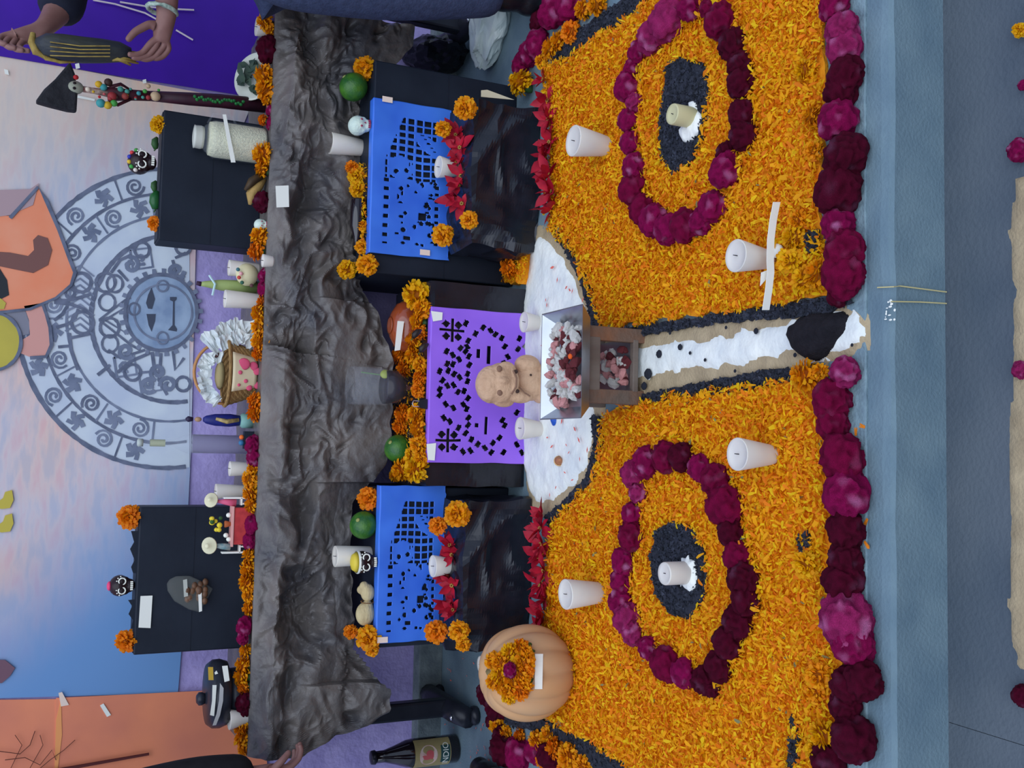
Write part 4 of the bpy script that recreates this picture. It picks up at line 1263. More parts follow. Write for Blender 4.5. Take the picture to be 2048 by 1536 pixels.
tag(fk.build('paint_flecks', M_white), 'white paint flecks spilt on the curb near two straws', 'paint', None, 'stuff')

# ------------------------------------------------------------------ red flowers: pointed bracts round a small yellow eye
def bract(L, w):
    b = MB()
    P = [(0, 0), (0.25, 0.32), (0.5, 0.5), (0.75, 0.33), (1, 0)]
    V = [(t * L, h * w, 0.10 * L * math.sin(t * 2.6)) for t, h in P] + [(t * L, -h * w, 0.10 * L * math.sin(t * 2.6)) for t, h in P[1:4]] + [(t * L, 0, 0.10 * L * math.sin(t * 2.6) - 0.12 * w) for t in (.25, .5, .75)]
    F = [(0, 8, 1), (1, 8, 9, 2), (2, 9, 10, 3), (3, 10, 4), (0, 5, 8), (5, 6, 9, 8), (6, 7, 10, 9), (7, 4, 10)]
    return V, F
BR = [mesh_of('bract', *bract(L, w), M_red, None, True) for L, w in ((0.040, 0.020), (0.050, 0.024), (0.034, 0.017))]
EYE_ = MB()
for k in range(6):
    EYE_.ball((0.004 * math.cos(k), 0.004 * math.sin(k), 0.003), 0.0025, seg=6, rings=4)
EYE_ = mesh_of('flower_eye', EYE_.V, EYE_.F, mat('olive_stamens', C(150, 130, 70), None, 0.7))
def redflower(p, r, tilt, label, group):
    t = thing('red_flower', label, 'flower', p, tilt, group)
    n = random.randint(9, 12)
    for k in range(n):
        o = obj('bract', BR[k % 3], t, (0, 0, 0.002 * (k % 3)), (random.uniform(-.7, .7), random.uniform(-1.15, 0.1), 6.283 * k / n + random.uniform(-.4, .4)), r * random.uniform(.85, 1.25))
    obj('flower_eye', EYE_, t, (0, 0, 0.006))
    return t
for i, (x, y, r) in enumerate(((914, 268, 1.0), (922, 296, 1.1), (916, 322, .9), (924, 350, 1.0), (920, 378, 1.0), (914, 398, 1.1), (926, 412, .9))):
    redflower(G(x, y + random.uniform(-5, 5), Z_LR + .012), r, (0.75, 0, random.uniform(-.5, .5)), f'red pointed flower on the low box by the salt, {nth(i)} from the visitor side', 'red flowers on the low box by the salt')
for i, (x, y, r) in enumerate(((902, 1088, 1.0), (906, 1112, 1.0), (898, 1150, 1.0), (906, 1172, 1.1), (900, 1200, 1.1), (908, 1224, .9))):
    redflower(G(x, y + random.uniform(-5, 5), Z_LL + .012), r, (0.75, 0, random.uniform(-.5, .5)), f'red pointed flower on the low box behind the pumpkin, {nth(i)} from the salt', 'red flowers on the low box behind the pumpkin')
for i, (x, y, r) in enumerate(((1086, 160, .7), (1092, 200, .9), (1096, 240, .9), (1098, 285, .9), (1090, 318, .9), (1098, 350, 1.0), (1100, 385, .9), (1100, 420, .9))):
    redflower(G(x + 4, y, .022), r * 1.2, (0.3 + random.uniform(-.2, .5), 0, random.uniform(-.5, 3)), f'red flower in the floor row edging the visitor side carpet, {nth(i)} towards the salt', 'red flowers on the floor, visitor side')
for i, (x, y, r) in enumerate(((1082, 1030, .8), (1080, 1058, .9), (1082, 1088, .9), (1076, 1116, .9), (1086, 1140, .9), (1080, 1170, .9), (1088, 1200, .9), (1084, 1228, .9), (1078, 1250, .8))):
    redflower(G(x + 4, y, .022), r * 1.2, (0.3 + random.uniform(-.2, .5), 0, random.uniform(-.5, 3)), f'red flower in the floor row edging the pumpkin side carpet, {nth(i)} from the salt', 'red flowers on the floor, pumpkin side')

# ------------------------------------------------------------------ pumpkin with marigold crown
pc = G(1100, 1342, 0)
pr = 97 * mpp(G(1090, 1340, .1))
ZS, ZC = 0.99, 0.93
pk = thing('pumpkin', 'pale ribbed pumpkin on the petal carpet with a marigold ring and paper slip', 'pumpkin', G(1130, 1338, 0.0))
V, F, nseg, nr = [], [], 120, 40
for j in range(nr + 1):
    ph = math.pi * j / nr
    for k in range(nseg):
        a = 2 * math.pi * k / nseg
        rib = 0.89 + 0.11 * abs(math.cos(a * 5.5)) ** 0.6
        rr = math.sin(ph) ** 0.82 * pr * (1 + (rib - 1) * math.sin(ph) ** .5)
        z = math.cos(ph) * pr * ZS
        z -= 0.16 * pr * math.exp(-(rr / pr / 0.28) ** 2) * (1 if ph < 1.5 else -.6)
        V.append((rr * math.cos(a), rr * math.sin(a), z + pr * ZC))
for j in range(nr):
    for k in range(nseg):
        k2 = (k + 1) % nseg
        F.append((j * nseg + k, (j + 1) * nseg + k, (j + 1) * nseg + k2, j * nseg + k2))
M_pk = mat('pumpkin_skin', C(196, 152, 112), C(184, 158, 138), 0.42, 7, 5, 0.06, 40, spec=0.45, stretch=(1, 1, .4))
obj('pumpkin_body', mesh_of('pumpkin_body', V, F, M_pk, None, True), pk)
MB().tube([(0, 0, pr * 1.60), (0.004, 0, pr * 1.74), (0.012, -0.004, pr * 1.80)], [0.018, 0.012, 0.011], 8).build('stem', mat('dry_stem', C(120, 110, 80), None, 0.8), pk, smooth=True)
q = [W(1068, 1308, pk.location.y - pr * 0.86), W(1086, 1309, pk.location.y - pr * .9), W(1084, 1377, pk.location.y - pr * .9), W(1070, 1377, pk.location.y - pr * .86)]
def on_pumpkin(x, y, off=0.003):
    d = ray(x, y).normalized()
    c = pk.location + Vector((0, 0, pr * ZC))
    sc = Vector((1, 1, ZS))
    o_ = Vector([(CAM[i] - c[i]) / (sc[i] * (pr * 0.96 + off)) for i in range(3)])
    dd = Vector([d[i] / (sc[i] * (pr * 0.96 + off)) for i in range(3)])
    A, B_, C_ = dd.dot(dd), 2 * o_.dot(dd), o_.dot(o_) - 1
    D = B_ * B_ - 4 * A * C_
    if D < 0:
        return None
    return CAM + d * ((-B_ - math.sqrt(D)) / (2 * A))
V, F = [], []
for i in range(9):
    y = 1308 + 70 * i / 8
    for x in (1070 - i * .1, 1086 - i * .2):
        V.append((on_pumpkin(x, y, 0.006) or Vector((0, 0, 0))) - pk.location)
for i in range(8):
    F.append((2 * i, 2 * i + 1, 2 * i + 3, 2 * i + 2))
o = obj('paper_slip', mesh_of('paper_slip', V, F, M_white, None, False), pk)
s = o.modifiers.new('thick', 'SOLIDIFY'); s.thickness = 0.001
crown = [(988, 1322, 17, 'm'), (990, 1362, 17, 'm'), (1020, 1390, 17, 'y'), (1044, 1296, 16, 'b'), (1002, 1324, 18, 'm'), (1000, 1350, 18, 'y'), (1008, 1372, 16, 'm'), (1022, 1306, 18, 'y'), (1042, 1298, 18, 'm'), (1052, 1306, 15, 'm'), (1048, 1324, 20, 'm'), (1052, 1342, 16, 'b'), (1042, 1350, 20, 'm'), (1050, 1368, 16, 'm'), (1040, 1380, 18, 'b'), (1020, 1378, 18, 'm'), (1026, 1360, 18, 'm')]
for i, (x, y, r, t) in enumerate(crown):
    p = on_pumpkin(x, y, 0.008)
    if p is None:
        p = W(x, y, pk.location.y + 0.02)
    marigold(p, r * mpp(p) * 1.2, t, f'marigold in the crown on the pumpkin, {nth(i)} around from the stem side', 'marigolds crowning the pumpkin')
p = on_pumpkin(1020, 1340, 0.03)
cockscomb(p, 16 * mpp(p) * 1.1, 'q', 'small magenta cockscomb in the middle of the pumpkin crown')

# ------------------------------------------------------------------ brown bottle
bl = G(912, 1496, 0)
k = mpp(bl)
H = W(742, 1493, bl.y).z
bo = thing('beer_bottle', 'brown beer bottle with cream label standing on the pavement by the wall', 'bottle', bl, (0, 0, 0))
R_ = 27.5 * k
M_bot = mat('brown_bottle_glass', (0.012, 0.007, 0.010), None, 0.08, spec=0.6, coat=0.5)
MB().lathe([(R_ * .9, 0), (R_, .006), (R_, H * .52), (R_ * .93, H * .60), (R_ * .62, H * .74), (R_ * .42, H * .85), (R_ * .40, H * .955)], 32).build('glass_body', M_bot, bo, smooth=True)
MB().lathe([(R_ * .48, H * .95), (R_ * .5, H * .955), (R_ * .46, H * .995), (R_ * .3, H)], 20).build('bottle_cap', mat('dark_cap', (0.02, 0.02, 0.03), None, 0.3, metal=.5), bo, smooth=True)
def wrap(name, z0, z1, a0, a1, m, rad, n=18):
    V, F = [], []
    for i in range(n + 1):
        a = a0 + (a1 - a0) * i / n
        for z in (z0, z1):
            V.append((rad * math.sin(a), -rad * math.cos(a), z))
    for i in range(n):
        F.append((2 * i, 2 * i + 2, 2 * i + 3, 2 * i + 1))
    return obj(name, mesh_of(name, V, F, m, None, True), bo)
wrap('paper_label', H * .12, H * .54, -1.25, 1.25, mat('cream_label', C(162, 152, 116), C(150, 140, 106), 0.6, 30), R_ + .0006)
wrap('label_band', H * .13, H * .24, -.62, .62, mat('teal_label_band', C(38, 74, 82), None, 0.6), R_ + .0011)
V = [(0, 0, 0)]
ro = R_ + .0013
for i in range(25):
    a = 6.283 * i / 24
    t = 0.72 * math.cos(a)
    V.append((ro * math.sin(t), -ro * math.cos(t), H * .385 + H * .105 * math.sin(a)))
V[0] = (0, -ro - .0002, H * .385)
obj('label_medallion', mesh_of('label_medallion', V, [(0, i, i + 1) for i in range(1, 25)], mat('pale_medallion', C(210, 200, 210), C(196, 150, 160), 0.6, 60)), bo)
V, F = [], []
for a, zc, ra, rz in ((-.12, .40, .16, .05), (.15, .37, .22, .045), (.02, .345, .3, .02), (-.02, .43, .07, .03)):
    n0 = len(V)
    for i in range(10):
        t = a + ra * math.cos(.6283 * i)
        V.append(((ro + .0006) * math.sin(t), -(ro + .0006) * math.cos(t), H * zc + H * rz * math.sin(.6283 * i)))
    F.append(tuple(range(n0, n0 + 10)))
obj('medallion_emblem', mesh_of('medallion_emblem', V, F, mat('rose_emblem', C(190, 90, 104), None, 0.6)), bo)
fc = bpy.data.curves.new('label_text', 'FONT')
fc.body = 'INDIO'
fc.size = H * .095
fc.align_x = 'CENTER'
fc.extrude = 0.0
tmp = bpy.data.objects.new('label_text', fc)
COL.objects.link(tmp)
dg = bpy.context.evaluated_depsgraph_get()
tme = bpy.data.meshes.new_from_object(tmp.evaluated_get(dg))
bpy.data.objects.remove(tmp)
for v in tme.vertices:
    a = v.co.x / R_ * 0.92
    v.co = Vector(((R_ + .002) * math.sin(a), -(R_ + .002) * math.cos(a), H * .152 + v.co.y))
tme.materials.clear()
tme.materials.append(M_white)
obj('label_text', tme, bo)

# ------------------------------------------------------------------ brazier: wooden stand, flared metal tray, ash
M_wood = mat('weathered_wood', C(112, 106, 108), C(88, 76, 76), 0.75, 14, 6, 0.4, 60, stretch=(1, 1, .15))
M_rust = mat('rusty_wood', C(120, 84, 66), C(94, 86, 86), 0.75, 16, 6, 0.4, 60)
M_tin = mat('grey_tin', (0.52, 0.54, 0.58), (0.38, 0.40, 0.44), 0.3, 10, 4, 0.1, 20, metal=0.9)
M_ash = mat('white_ash', C(206, 210, 222), C(172, 176, 192), 0.9, 40, 5, 0.4, 80)
M_ashp = mat('pink_ash', C(206, 158, 170), C(170, 110, 124), 0.9, 40, 5, 0.4, 80)
M_ashd = mat('burnt_ash', C(110, 34, 46), C(58, 36, 44), 0.9, 40, 5, 0.4, 80)
BF = G(1292, 730).y
xa, xb = W(1250, 805, BF).x, W(1250, 656, BF).x
bx = (xa + xb) / 2
br = thing('brazier', 'metal tray of ash on a small wooden stand in the salt half circle', 'brazier', (bx, BF + 0.10, 0))
bw = xb - xa
zt = W(1172, 730, BF).z
for sx_, dx in ((-1, 0.004), (1, 0)):
    for yy in (-0.09, 0.09):
        MB().box((sx_ * (bw / 2 - .016) + sx_ * dx, yy, zt / 2), (0.032, 0.022, zt)).build('leg', M_rust if yy < 0 else M_wood, br, bevel=.002)
    MB().box((sx_ * (bw / 2 - .010), 0, zt - .03), (0.014, 0.16, 0.05)).build('side_rail', M_wood, br, bevel=.002)
zlo, zhi = W(1268, 730, BF).z, W(1200, 730, BF).z
MB().box((0, -0.094, (zhi + zt) / 2), (bw - .05, 0.016, zt - zhi)).build('front_rail', M_wood, br, bevel=.002)
MB().box((0, -0.094, zlo - .004), (bw - .05, 0.016, 0.014)).build('lower_rail', M_wood, br, bevel=.002)
MB().box((0, 0.0, zlo - .012), (bw - .04, 0.17, 0.008)).build('ash_shelf', M_tin, br)
MB().box((0, 0.08, (zlo + zhi) / 2), (bw - .04, 0.006, zhi - zlo + .02)).build('back_panel', mat('red_tin', C(120, 30, 44), None, .6), br)
# tray, open and flared
zr = zt + 0.035
tY0, tY1 = G(1164, 730, zr).y, G(1082, 730, zr).y
tx0, tx1 = G(1124, 838, zr).x, G(1124, 618, zr).x
def tray(x0, x1, y0, y1, zb, z1, fl, th):
    V, F = [], []
    for z, f in ((z1, 0), (zb, fl), (zb + th, fl + th), (z1, th)):
        V += [(x0 + f, y0 + f, z), (x1 - f, y0 + f, z), (x1 - f, y1 - f, z), (x0 + f, y1 - f, z)]
    for r in range(3):
        for q in range(4):
            q2 = (q + 1) % 4
            if r == 1:
                continue
            F.append((r * 4 + q, r * 4 + q2, (r + 1) * 4 + q2, (r + 1) * 4 + q) if r == 0 else (r * 4 + q2, r * 4 + q, (r + 1) * 4 + q, (r + 1) * 4 + q2))
    F += [(7, 6, 5, 4), (8, 9, 10, 11)]
    F += [(q, 12 + q, 12 + (q + 1) % 4, (q + 1) % 4) for q in range(4)]
    return V, F
o = MB().add(*tray(tx0, tx1, tY0, tY1, zt + .001, zr, 0.026, .0025), T(-bx, -br.location.y, 0)).build('metal_tray', M_tin, br)
bm = bmesh.new(); bm.from_mesh(o.data); bmesh.ops.recalc_face_normals(bm, faces=bm.faces[:]); bm.to_mesh(o.data); bm.free()
def chunk(seed, m):
    b = MB().ball((0, 0, 0), (1, 1, 1), seg=7, rings=5)
    rs = Vector((seed * 3.3, 0, 0))
    V = [v * (1 + 0.55 * noise.noise(v * 1.3 + rs)) for v in b.V]
    return mesh_of('ash_chunk', [(v.x, v.y * .75, v.z * .6) for v in V], b.F, m)
CH = [chunk(i, m) for i, m in enumerate((M_ash, M_ash, M_ashp, M_ash, M_ashp, M_ashd))]
for i in range(130):
    x, y = random.uniform(tx0 + .036, tx1 - .036), random.uniform(tY0 + .034, tY1 - .034)
    red = math.hypot(x - (bx + .0), y - (tY0 + .05)) < .035
    c = CH[5] if red or random.random() < .07 else CH[random.choice((0, 1, 2, 3, 3, 4))]
    h_ = 0.018 * math.exp(-((x - bx) / .07) ** 2)
    obj('ash_chunk', c, br, (x - bx, y - br.location.y, zt + .008 + random.uniform(0, .012) + h_), (random.uniform(0, 6), random.uniform(0, 6), 0), random.uniform(.008, .017))
for i in range(44):
    obj('ash_chunk', CH[random.choice((0, 1, 2, 4, 5))], br, (random.uniform(-bw / 2 + .045, bw / 2 - .045), random.uniform(-.085, .06), zlo + random.uniform(.0, .012) + .01), (random.uniform(0, 6), random.uniform(0, 6), 0), random.uniform(.010, .017))
obj('ember', mesh_of('ember', MB().ball((0, 0, 0), (1, 1, .7), seg=7, rings=5).V, MB().ball((0, 0, 0), (1, 1, .7), seg=7, rings=5).F, mat('orange_ember', C(230, 110, 40), C(190, 60, 20), .8, 60)), br, (0.012, tY0 + .045 - br.location.y, zt + .04), (0, 0, 0), .007)
MB().lathe([(.012, 0), (.016, .004), (.004, .012)], 12).build('blue_token', mat('blue_plastic', C(30, 80, 190), None, .4), None, G(1110, 840, .014))  # loose blue plastic cap on the salt
tag(bpy.data.objects['blue_token'], 'small blue plastic disc lying on salt under the tray corner', 'token')

# ------------------------------------------------------------------ clay figure
cf0 = G(1086, 768, .012)
k = mpp(cf0)
cf = thing('clay_figure', 'rough beige clay figurine with a round head, before the violet cutout', 'figurine', cf0, (0, 0, 0))
M_clay = mat('beige_clay', C(204, 176, 160), C(176, 146, 130), 0.85, 26, 6, 0.7, 60)
u = k * 1.05
blob('clay_body', [((-.0, 0, 28 * u), (34 * u, 26 * u, 34 * u)), ((0, .0, 8 * u), (38 * u, 30 * u, 16 * u)), ((-4 * u, -2 * u, 90 * u), (40 * u, 32 * u, 34 * u)), ((-6 * u, 0, 108 * u), (36 * u, 28 * u, 30 * u)), ((34 * u, -4 * u, 36 * u), (20 * u, 18 * u, 26 * u)),
                  ((-26 * u, -16 * u, 56 * u), (14 * u, 12 * u, 26 * u)), ((20 * u, -14 * u, 84 * u), (18 * u, 12 * u, 20 * u)), ((-2 * u, -22 * u, 74 * u), (26 * u, 12 * u, 12 * u)), ((-36 * u, -4 * u, 84 * u), (12 * u, 10 * u, 22 * u)), ((0, -30 * u, 96 * u), (8 * u, 8 * u, 12 * u))], M_clay, cf, voxel=.0025, smooth=5)
for ex, ez in ((22, 104), (-22, 102)):
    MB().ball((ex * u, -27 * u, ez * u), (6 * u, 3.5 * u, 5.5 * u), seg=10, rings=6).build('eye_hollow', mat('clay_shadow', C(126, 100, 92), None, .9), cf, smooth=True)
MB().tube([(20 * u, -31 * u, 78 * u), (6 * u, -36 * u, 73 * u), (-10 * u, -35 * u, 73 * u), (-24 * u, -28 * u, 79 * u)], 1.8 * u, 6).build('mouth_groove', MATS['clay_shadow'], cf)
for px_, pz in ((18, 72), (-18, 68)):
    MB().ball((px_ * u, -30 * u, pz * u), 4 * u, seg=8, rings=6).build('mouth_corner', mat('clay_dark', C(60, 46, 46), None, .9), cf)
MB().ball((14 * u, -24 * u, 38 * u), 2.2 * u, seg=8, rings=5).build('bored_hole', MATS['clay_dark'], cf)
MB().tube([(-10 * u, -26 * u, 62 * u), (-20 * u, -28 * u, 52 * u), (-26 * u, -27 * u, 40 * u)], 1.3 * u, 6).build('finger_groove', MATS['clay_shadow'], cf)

# small bone dish on the salt
so_ = thing('small_shell', 'small amber spinning-top shaped shell lying on the white salt', 'shell', G(1118, 922, .018), (math.radians(70), 0, .2))
MB().lathe([(.001, .024), (.008, .012), (.014, .0), (.012, -.008), (.004, -.013)], 14).build('shell_body', mat('amber_shell', C(176, 122, 90), C(140, 96, 80), .5, 60), so_, smooth=True)
MB().lathe([(.0125, -.002), (.0145, .001), (.0125, .004)], 14, cap=False).build('pale_ridge', mat('pale_shell', C(220, 190, 150), None, .5), so_, smooth=True)
# black mound at the path's end
o = heap('black_mound', [(1585, 672), (1590, 652), (1610, 634), (1640, 625), (1690, 626), (1703, 634), (1698, 658), (1682, 688), (1656, 712), (1640, 721), (1614, 717), (1595, 702)], mat('black_seed', (.005, .004, .007), (.012, .010, .014), .95, 60, 5, .8, 150), .012, None, z=.008, peak=.022, amp=.002, step=.01)
o.location = (0, 0, 0)
tag(o, 'black seed mound at the curb end of the white path stripe', 'seeds', None, 'stuff')

# ------------------------------------------------------------------ candle stubs on the black ovals
def stub(label, xt, xb, y, w, m, powder):
    p = G(xb, y, .016)
    k = mpp(p)
    h = W(xt + w * .3, y, p.y).z - .016
    p.y += w / 2 * k * .6
    t = thing('candle_stub', label, 'candle', p, (0, 0, .3))
    r = w / 2 * k
    MB().lathe([(r * .97, 0), (r, .003), (r, h - .003), (r * .95, h), (r * .75, h - .003), (r * .3, h - .004)], 28).build('wax_body', m, t, smooth=True)
    MB().tube([(0, 0, h - .004), (.001, 0, h + .001)], .0009, 6).build('wick', M_wick, t)
    if powder:
        o = heap('salt_pile', powder, M_salt, .008, None, z=.019, amp=.003, step=.01, pz=.02)
        o.location = (0, 0, 0)
        tag(o, 'white salt spilt round the ' + label, 'salt', None, 'stuff')
stub('cream candle stub on black sand by the visitor', 1338, 1392, 232, 42, M_wax2, [(1376, 205), (1386, 200), (1394, 220), (1400, 240), (1396, 262), (1384, 280), (1364, 284), (1356, 262), (1370, 246), (1380, 230)])
stub('short white candle on black sand by the pumpkin', 1322, 1384, 1147, 46, M_wax, [(1362, 1118), (1376, 1112), (1388, 1124), (1392, 1150), (1390, 1172), (1378, 1182), (1360, 1172), (1364, 1145)])

# long paper strip against the candle
SYp = G(1556, 518, 0).y - .05
st_ = thing('paper_strip', 'long white paper strip standing against a candle on the carpet', 'paper', G(1560, 515, .01))
b = MB()
pts = [(1553, 404), (1546, 440), (1541, 480), (1540, 520), (1541, 545), (1537, 580), (1531, 620)]
V, F = [], []
for i, (x, y) in enumerate(pts):
    for dx in (-7, 7):
        V.append(W(x + dx, y, SYp + .01 * math.sin(i)) - st_.location)
for i in range(len(pts) - 1):
    F.append((2 * i, 2 * i + 1, 2 * i + 3, 2 * i + 2))
o = obj('folded_strip', mesh_of('folded_strip', V, F, M_white), st_)
o.modifiers.new('thick', 'SOLIDIFY').thickness = .0012
slip('torn_corner', [(1522, 545), (1536, 540), (1534, 556), (1520, 572)], SYp + .004, M_white, st_).location = -st_.location
MB().lathe([(.016, 0), (.017, .004), (.015, .010), (.006, .013)], 14, sx=.8).build('paper_pad', M_white, st_, G(1556, 502, .016) - st_.location, smooth=True)

# ------------------------------------------------------------------ limes
def lime(x, y, r, Y, label):
    p = W(x, y, Y)
    R = r * mpp(p)
    t = thing('lime', label, 'lime', p, (random.uniform(.5, 1.2), random.uniform(-.3, .3), random.uniform(0, 6)))
    MB().lathe([(R * math.sin(a) * (1 if a < 2.8 else .9), -R * .95 * math.cos(a)) for a in [i * math.pi / 16 for i in range(1, 17)]], 28).build('lime_fruit', M_lime, t, smooth=True)
    MB().lathe([(R * .12, R * .9), (R * .16, R * .96), (R * .07, R * .99)], 10).build('stem_scar', mat('pale_scar', C(140, 150, 96), None, .7), t, smooth=True)
lime(707, 174, 29, UB_Y + .05, 'green lime on the upper box near the white sugar skull')
lime(796, 897, 28, PB_Y + .17, 'green lime among the marigolds on the middle box')
lime(727, 1050, 28, UB_Y + .05, 'green lime on the upper box by the deep orange marigold, pumpkin side')

# ------------------------------------------------------------------ skulls
def skull(x, y, r, Y, label, m, kind):
    p = W(x, y, Y)
    k = r * mpp(p)
    t = thing('candy_skull', label, 'skull', p, (0.0, 0, 0.08))
    blob('cranium', [((0, 0, .18 * k), (.86 * k, .95 * k, .82 * k)), ((0, -.25 * k, -.55 * k), (.55 * k, .62 * k, .42 * k)), ((.45 * k, -.3 * k, -.2 * k), (.28 * k, .4 * k, .3 * k)), ((-.45 * k, -.3 * k, -.2 * k), (.28 * k, .4 * k, .3 * k))], m, t, voxel=k * .07, smooth=4)
    MS = mat('skull_socket', C(28, 16, 26), None, .6) if kind != 'white' else mat('magenta_icing', C(150, 50, 90), None, .6)
    for s_ in (-1, 1):
        if kind == 'white':
            MB().ball((s_ * .30 * k, -.86 * k, .05 * k), (.10 * k, .08 * k, .10 * k), seg=10, rings=6).build('eye_dot', MS, t, smooth=True)
        else:
            MB().ball((s_ * .36 * k, -.78 * k, .05 * k), (.22 * k, .14 * k, .22 * k), seg=12, rings=7).build('eye_socket', MS, t, smooth=True)
            b = MB()
            b.tube([(s_ * .36 * k + .26 * k * math.cos(a), -.84 * k, .05 * k + .26 * k * math.sin(a)) for a in [i * .524 for i in range(13)]], .06 * k, 6, cap=False)
            for q in range(5):
                a = .3 + q * .6
                b.ball((s_ * .36 * k + .40 * k * math.cos(a), -.78 * k, .05 * k + .40 * k * math.sin(a)), .06 * k, seg=6, rings=4)
            b.build('icing_loop', M_icing, t, smooth=True)
    MB().add([(-.09 * k, -.93 * k, -.32 * k), (.09 * k, -.93 * k, -.32 * k), (0, -.95 * k, -.12 * k), (0, -.80 * k, -.25 * k)], [(0, 1, 2), (0, 3, 1), (1, 3, 2), (2, 3, 0)]).build('nose_hole', MS, t)
    b = MB()
    for q in range(5):
        b.box(((q - 2) * .15 * k, -.84 * k + abs(q - 2) * .03 * k, -.66 * k), (.11 * k, .06 * k, .2 * k))
    b.build('teeth', M_icing if kind != 'white' else MS, t)
    if kind == 'beads':
        for q, c in enumerate(((60, 150, 70), (200, 60, 70), (50, 60, 190), (210, 180, 60), (60, 160, 80), (210, 210, 220))):
            a = math.pi * (.12 + .76 * q / 5)
            MB().ball((.78 * k * math.cos(a), -.45 * k, .18 * k + .72 * k * math.sin(a)), .16 * k, seg=8, rings=6).build('sugar_bead', mat('bead_%s' % q, C(*c), None, .5), t, smooth=True)
    if kind == 'pink':
        MB().ball((0, -.1 * k, .95 * k), (.38 * k, .36 * k, .2 * k), seg=12, rings=6).build('pink_bow', mat('pink_icing', C(216, 70, 130), None, .5), t, smooth=True)
    if kind == 'cap':
        MB().lathe([(.86 * k, .42 * k), (.90 * k, .50 * k), (.86 * k, .62 * k)], 24, cap=False).build('icing_band', M_icing, t, smooth=True)
        MB().lathe([(.80 * k, .60 * k), (.60 * k, .92 * k), (.2 * k, 1.06 * k)], 20).build('yellow_cap', mat('yellow_icing', C(206, 190, 70), None, .5), t, smooth=True)
skull(284, 326, 28, TBY + .03, 'dark chocolate skull with coloured sugar beads on the table box', M_choc, 'beads')
skull(244, 1171, 25, TBY + .03, 'dark chocolate skull with a pink top on the table box', M_choc, 'pink')
skull(728, 1124, 26, UB_Y + .02, 'dark chocolate skull with yellow icing cap before a white candle', M_choc, 'cap')
skull(719, 252, 23, UB_Y + .03, 'white sugar skull on the upper box beside the lime', M_sugar, 'white')
skull(522, 450, 14, TF + .03, 'tiny white sugar skull between flowers on the table edge', M_sugar, 'white')

def simple(name, label, cat, loc, parts, rot=(0, 0, 0), group=None):
    t = thing(name, label, cat, loc, rot, group)
    for nm, b, m, kw in parts:
        b.build(nm, m, t, **kw)
    return t
SM = dict(smooth=True)
# lying brown bottle on the upper box
p0 = W(706, 396, UB_Y + .05); k = mpp(p0); L = 104 * k
simple('brown_bottle', 'dark brown glass bottle lying on its side on the upper box', 'bottle', (p0.x, UB_Y + .055, Z_UR + 15 * k), [
    ('glass_body', MB().lathe([(13 * k, 0), (15 * k, .004), (15 * k, L * .55), (7 * k, L * .75), (6 * k, L * .95)], 20), M_bot, SM),
    ('bottle_cap', MB().lathe([(7 * k, L * .94), (7.5 * k, L), (5 * k, L * 1.01)], 14), mat('dark_cap', (.02, .02, .03), None, .3), SM)], (0, -math.pi / 2, 0))
# pale husk bundle (two lumps)
p0 = W(722, 1210, UB_Y + .03); k = mpp(p0)
hb = thing('husk_parcel', 'pale cream husk wrapped parcel on the upper box, pinched in the middle', 'food', (p0.x, p0.y, Z_UL))
M_husk = mat('pale_husk', C(196, 186, 156), C(168, 156, 130), .7, 18, 5, .4, 50, stretch=(1, 1, 3))
blob('husk_lump', [((-18 * k, 0, 18 * k), (24 * k, 18 * k, 19 * k)), ((-6 * k, 0, 14 * k), (16 * k, 12 * k, 12 * k))], M_husk, hb, voxel=.002)
blob('husk_lump', [((24 * k, 0, 14 * k), (18 * k, 14 * k, 14 * k)), ((38 * k, 0, 22 * k), (9 * k, 8 * k, 9 * k)), ((30 * k, 2 * k, 24 * k), (10 * k, 8 * k, 12 * k))], M_husk, hb, voxel=.002)
MB().tube([(6 * k + 3 * k * math.cos(a) * .5, 13 * k * math.cos(a), 14 * k + 13 * k * math.sin(a)) for a in [i * .5236 for i in range(13)]], .0016, 6).build('husk_tie', mat('brown_tie', C(110, 84, 60), None, .8), hb)

# clay bowl upturned, with slip
p0 = G(822, 650, Z_P); p0.y = PB_Y + .14; k = mpp(p0)
cb = thing('clay_bowl', 'glossy brown clay bowl turned over with a white slip, among marigolds', 'bowl', (W(800, 652, p0.y).x, p0.y, Z_P), (0, 0, 0))
hb_ = W(780, 652, p0.y).z - Z_P
R_ = 52 * k
M_terra = mat('glazed_terracotta', C(150, 74, 44), C(124, 56, 36), .15, 9, 3, .05, 20, spec=.6, coat=.4)
MB().lathe([(R_, 0), (R_ * 1.02, .006), (R_ * .98, hb_ * .4), (R_ * .84, hb_ * .72), (R_ * .5, hb_ * .94), (R_ * .3, hb_)], 36, sy=.75).build('bowl_body', M_terra, cb, smooth=True)
MB().lathe([(R_ * .30, hb_ * .985), (R_ * .34, hb_ * 1.02), (R_ * .26, hb_ * 1.03)], 20).build('foot_ring', M_terra, cb, smooth=True)
slip('white_slip', [(795, 642), (808, 643), (800, 700), (789, 702)], p0.y - R_ * .78, M_white, cb).location = -cb.location
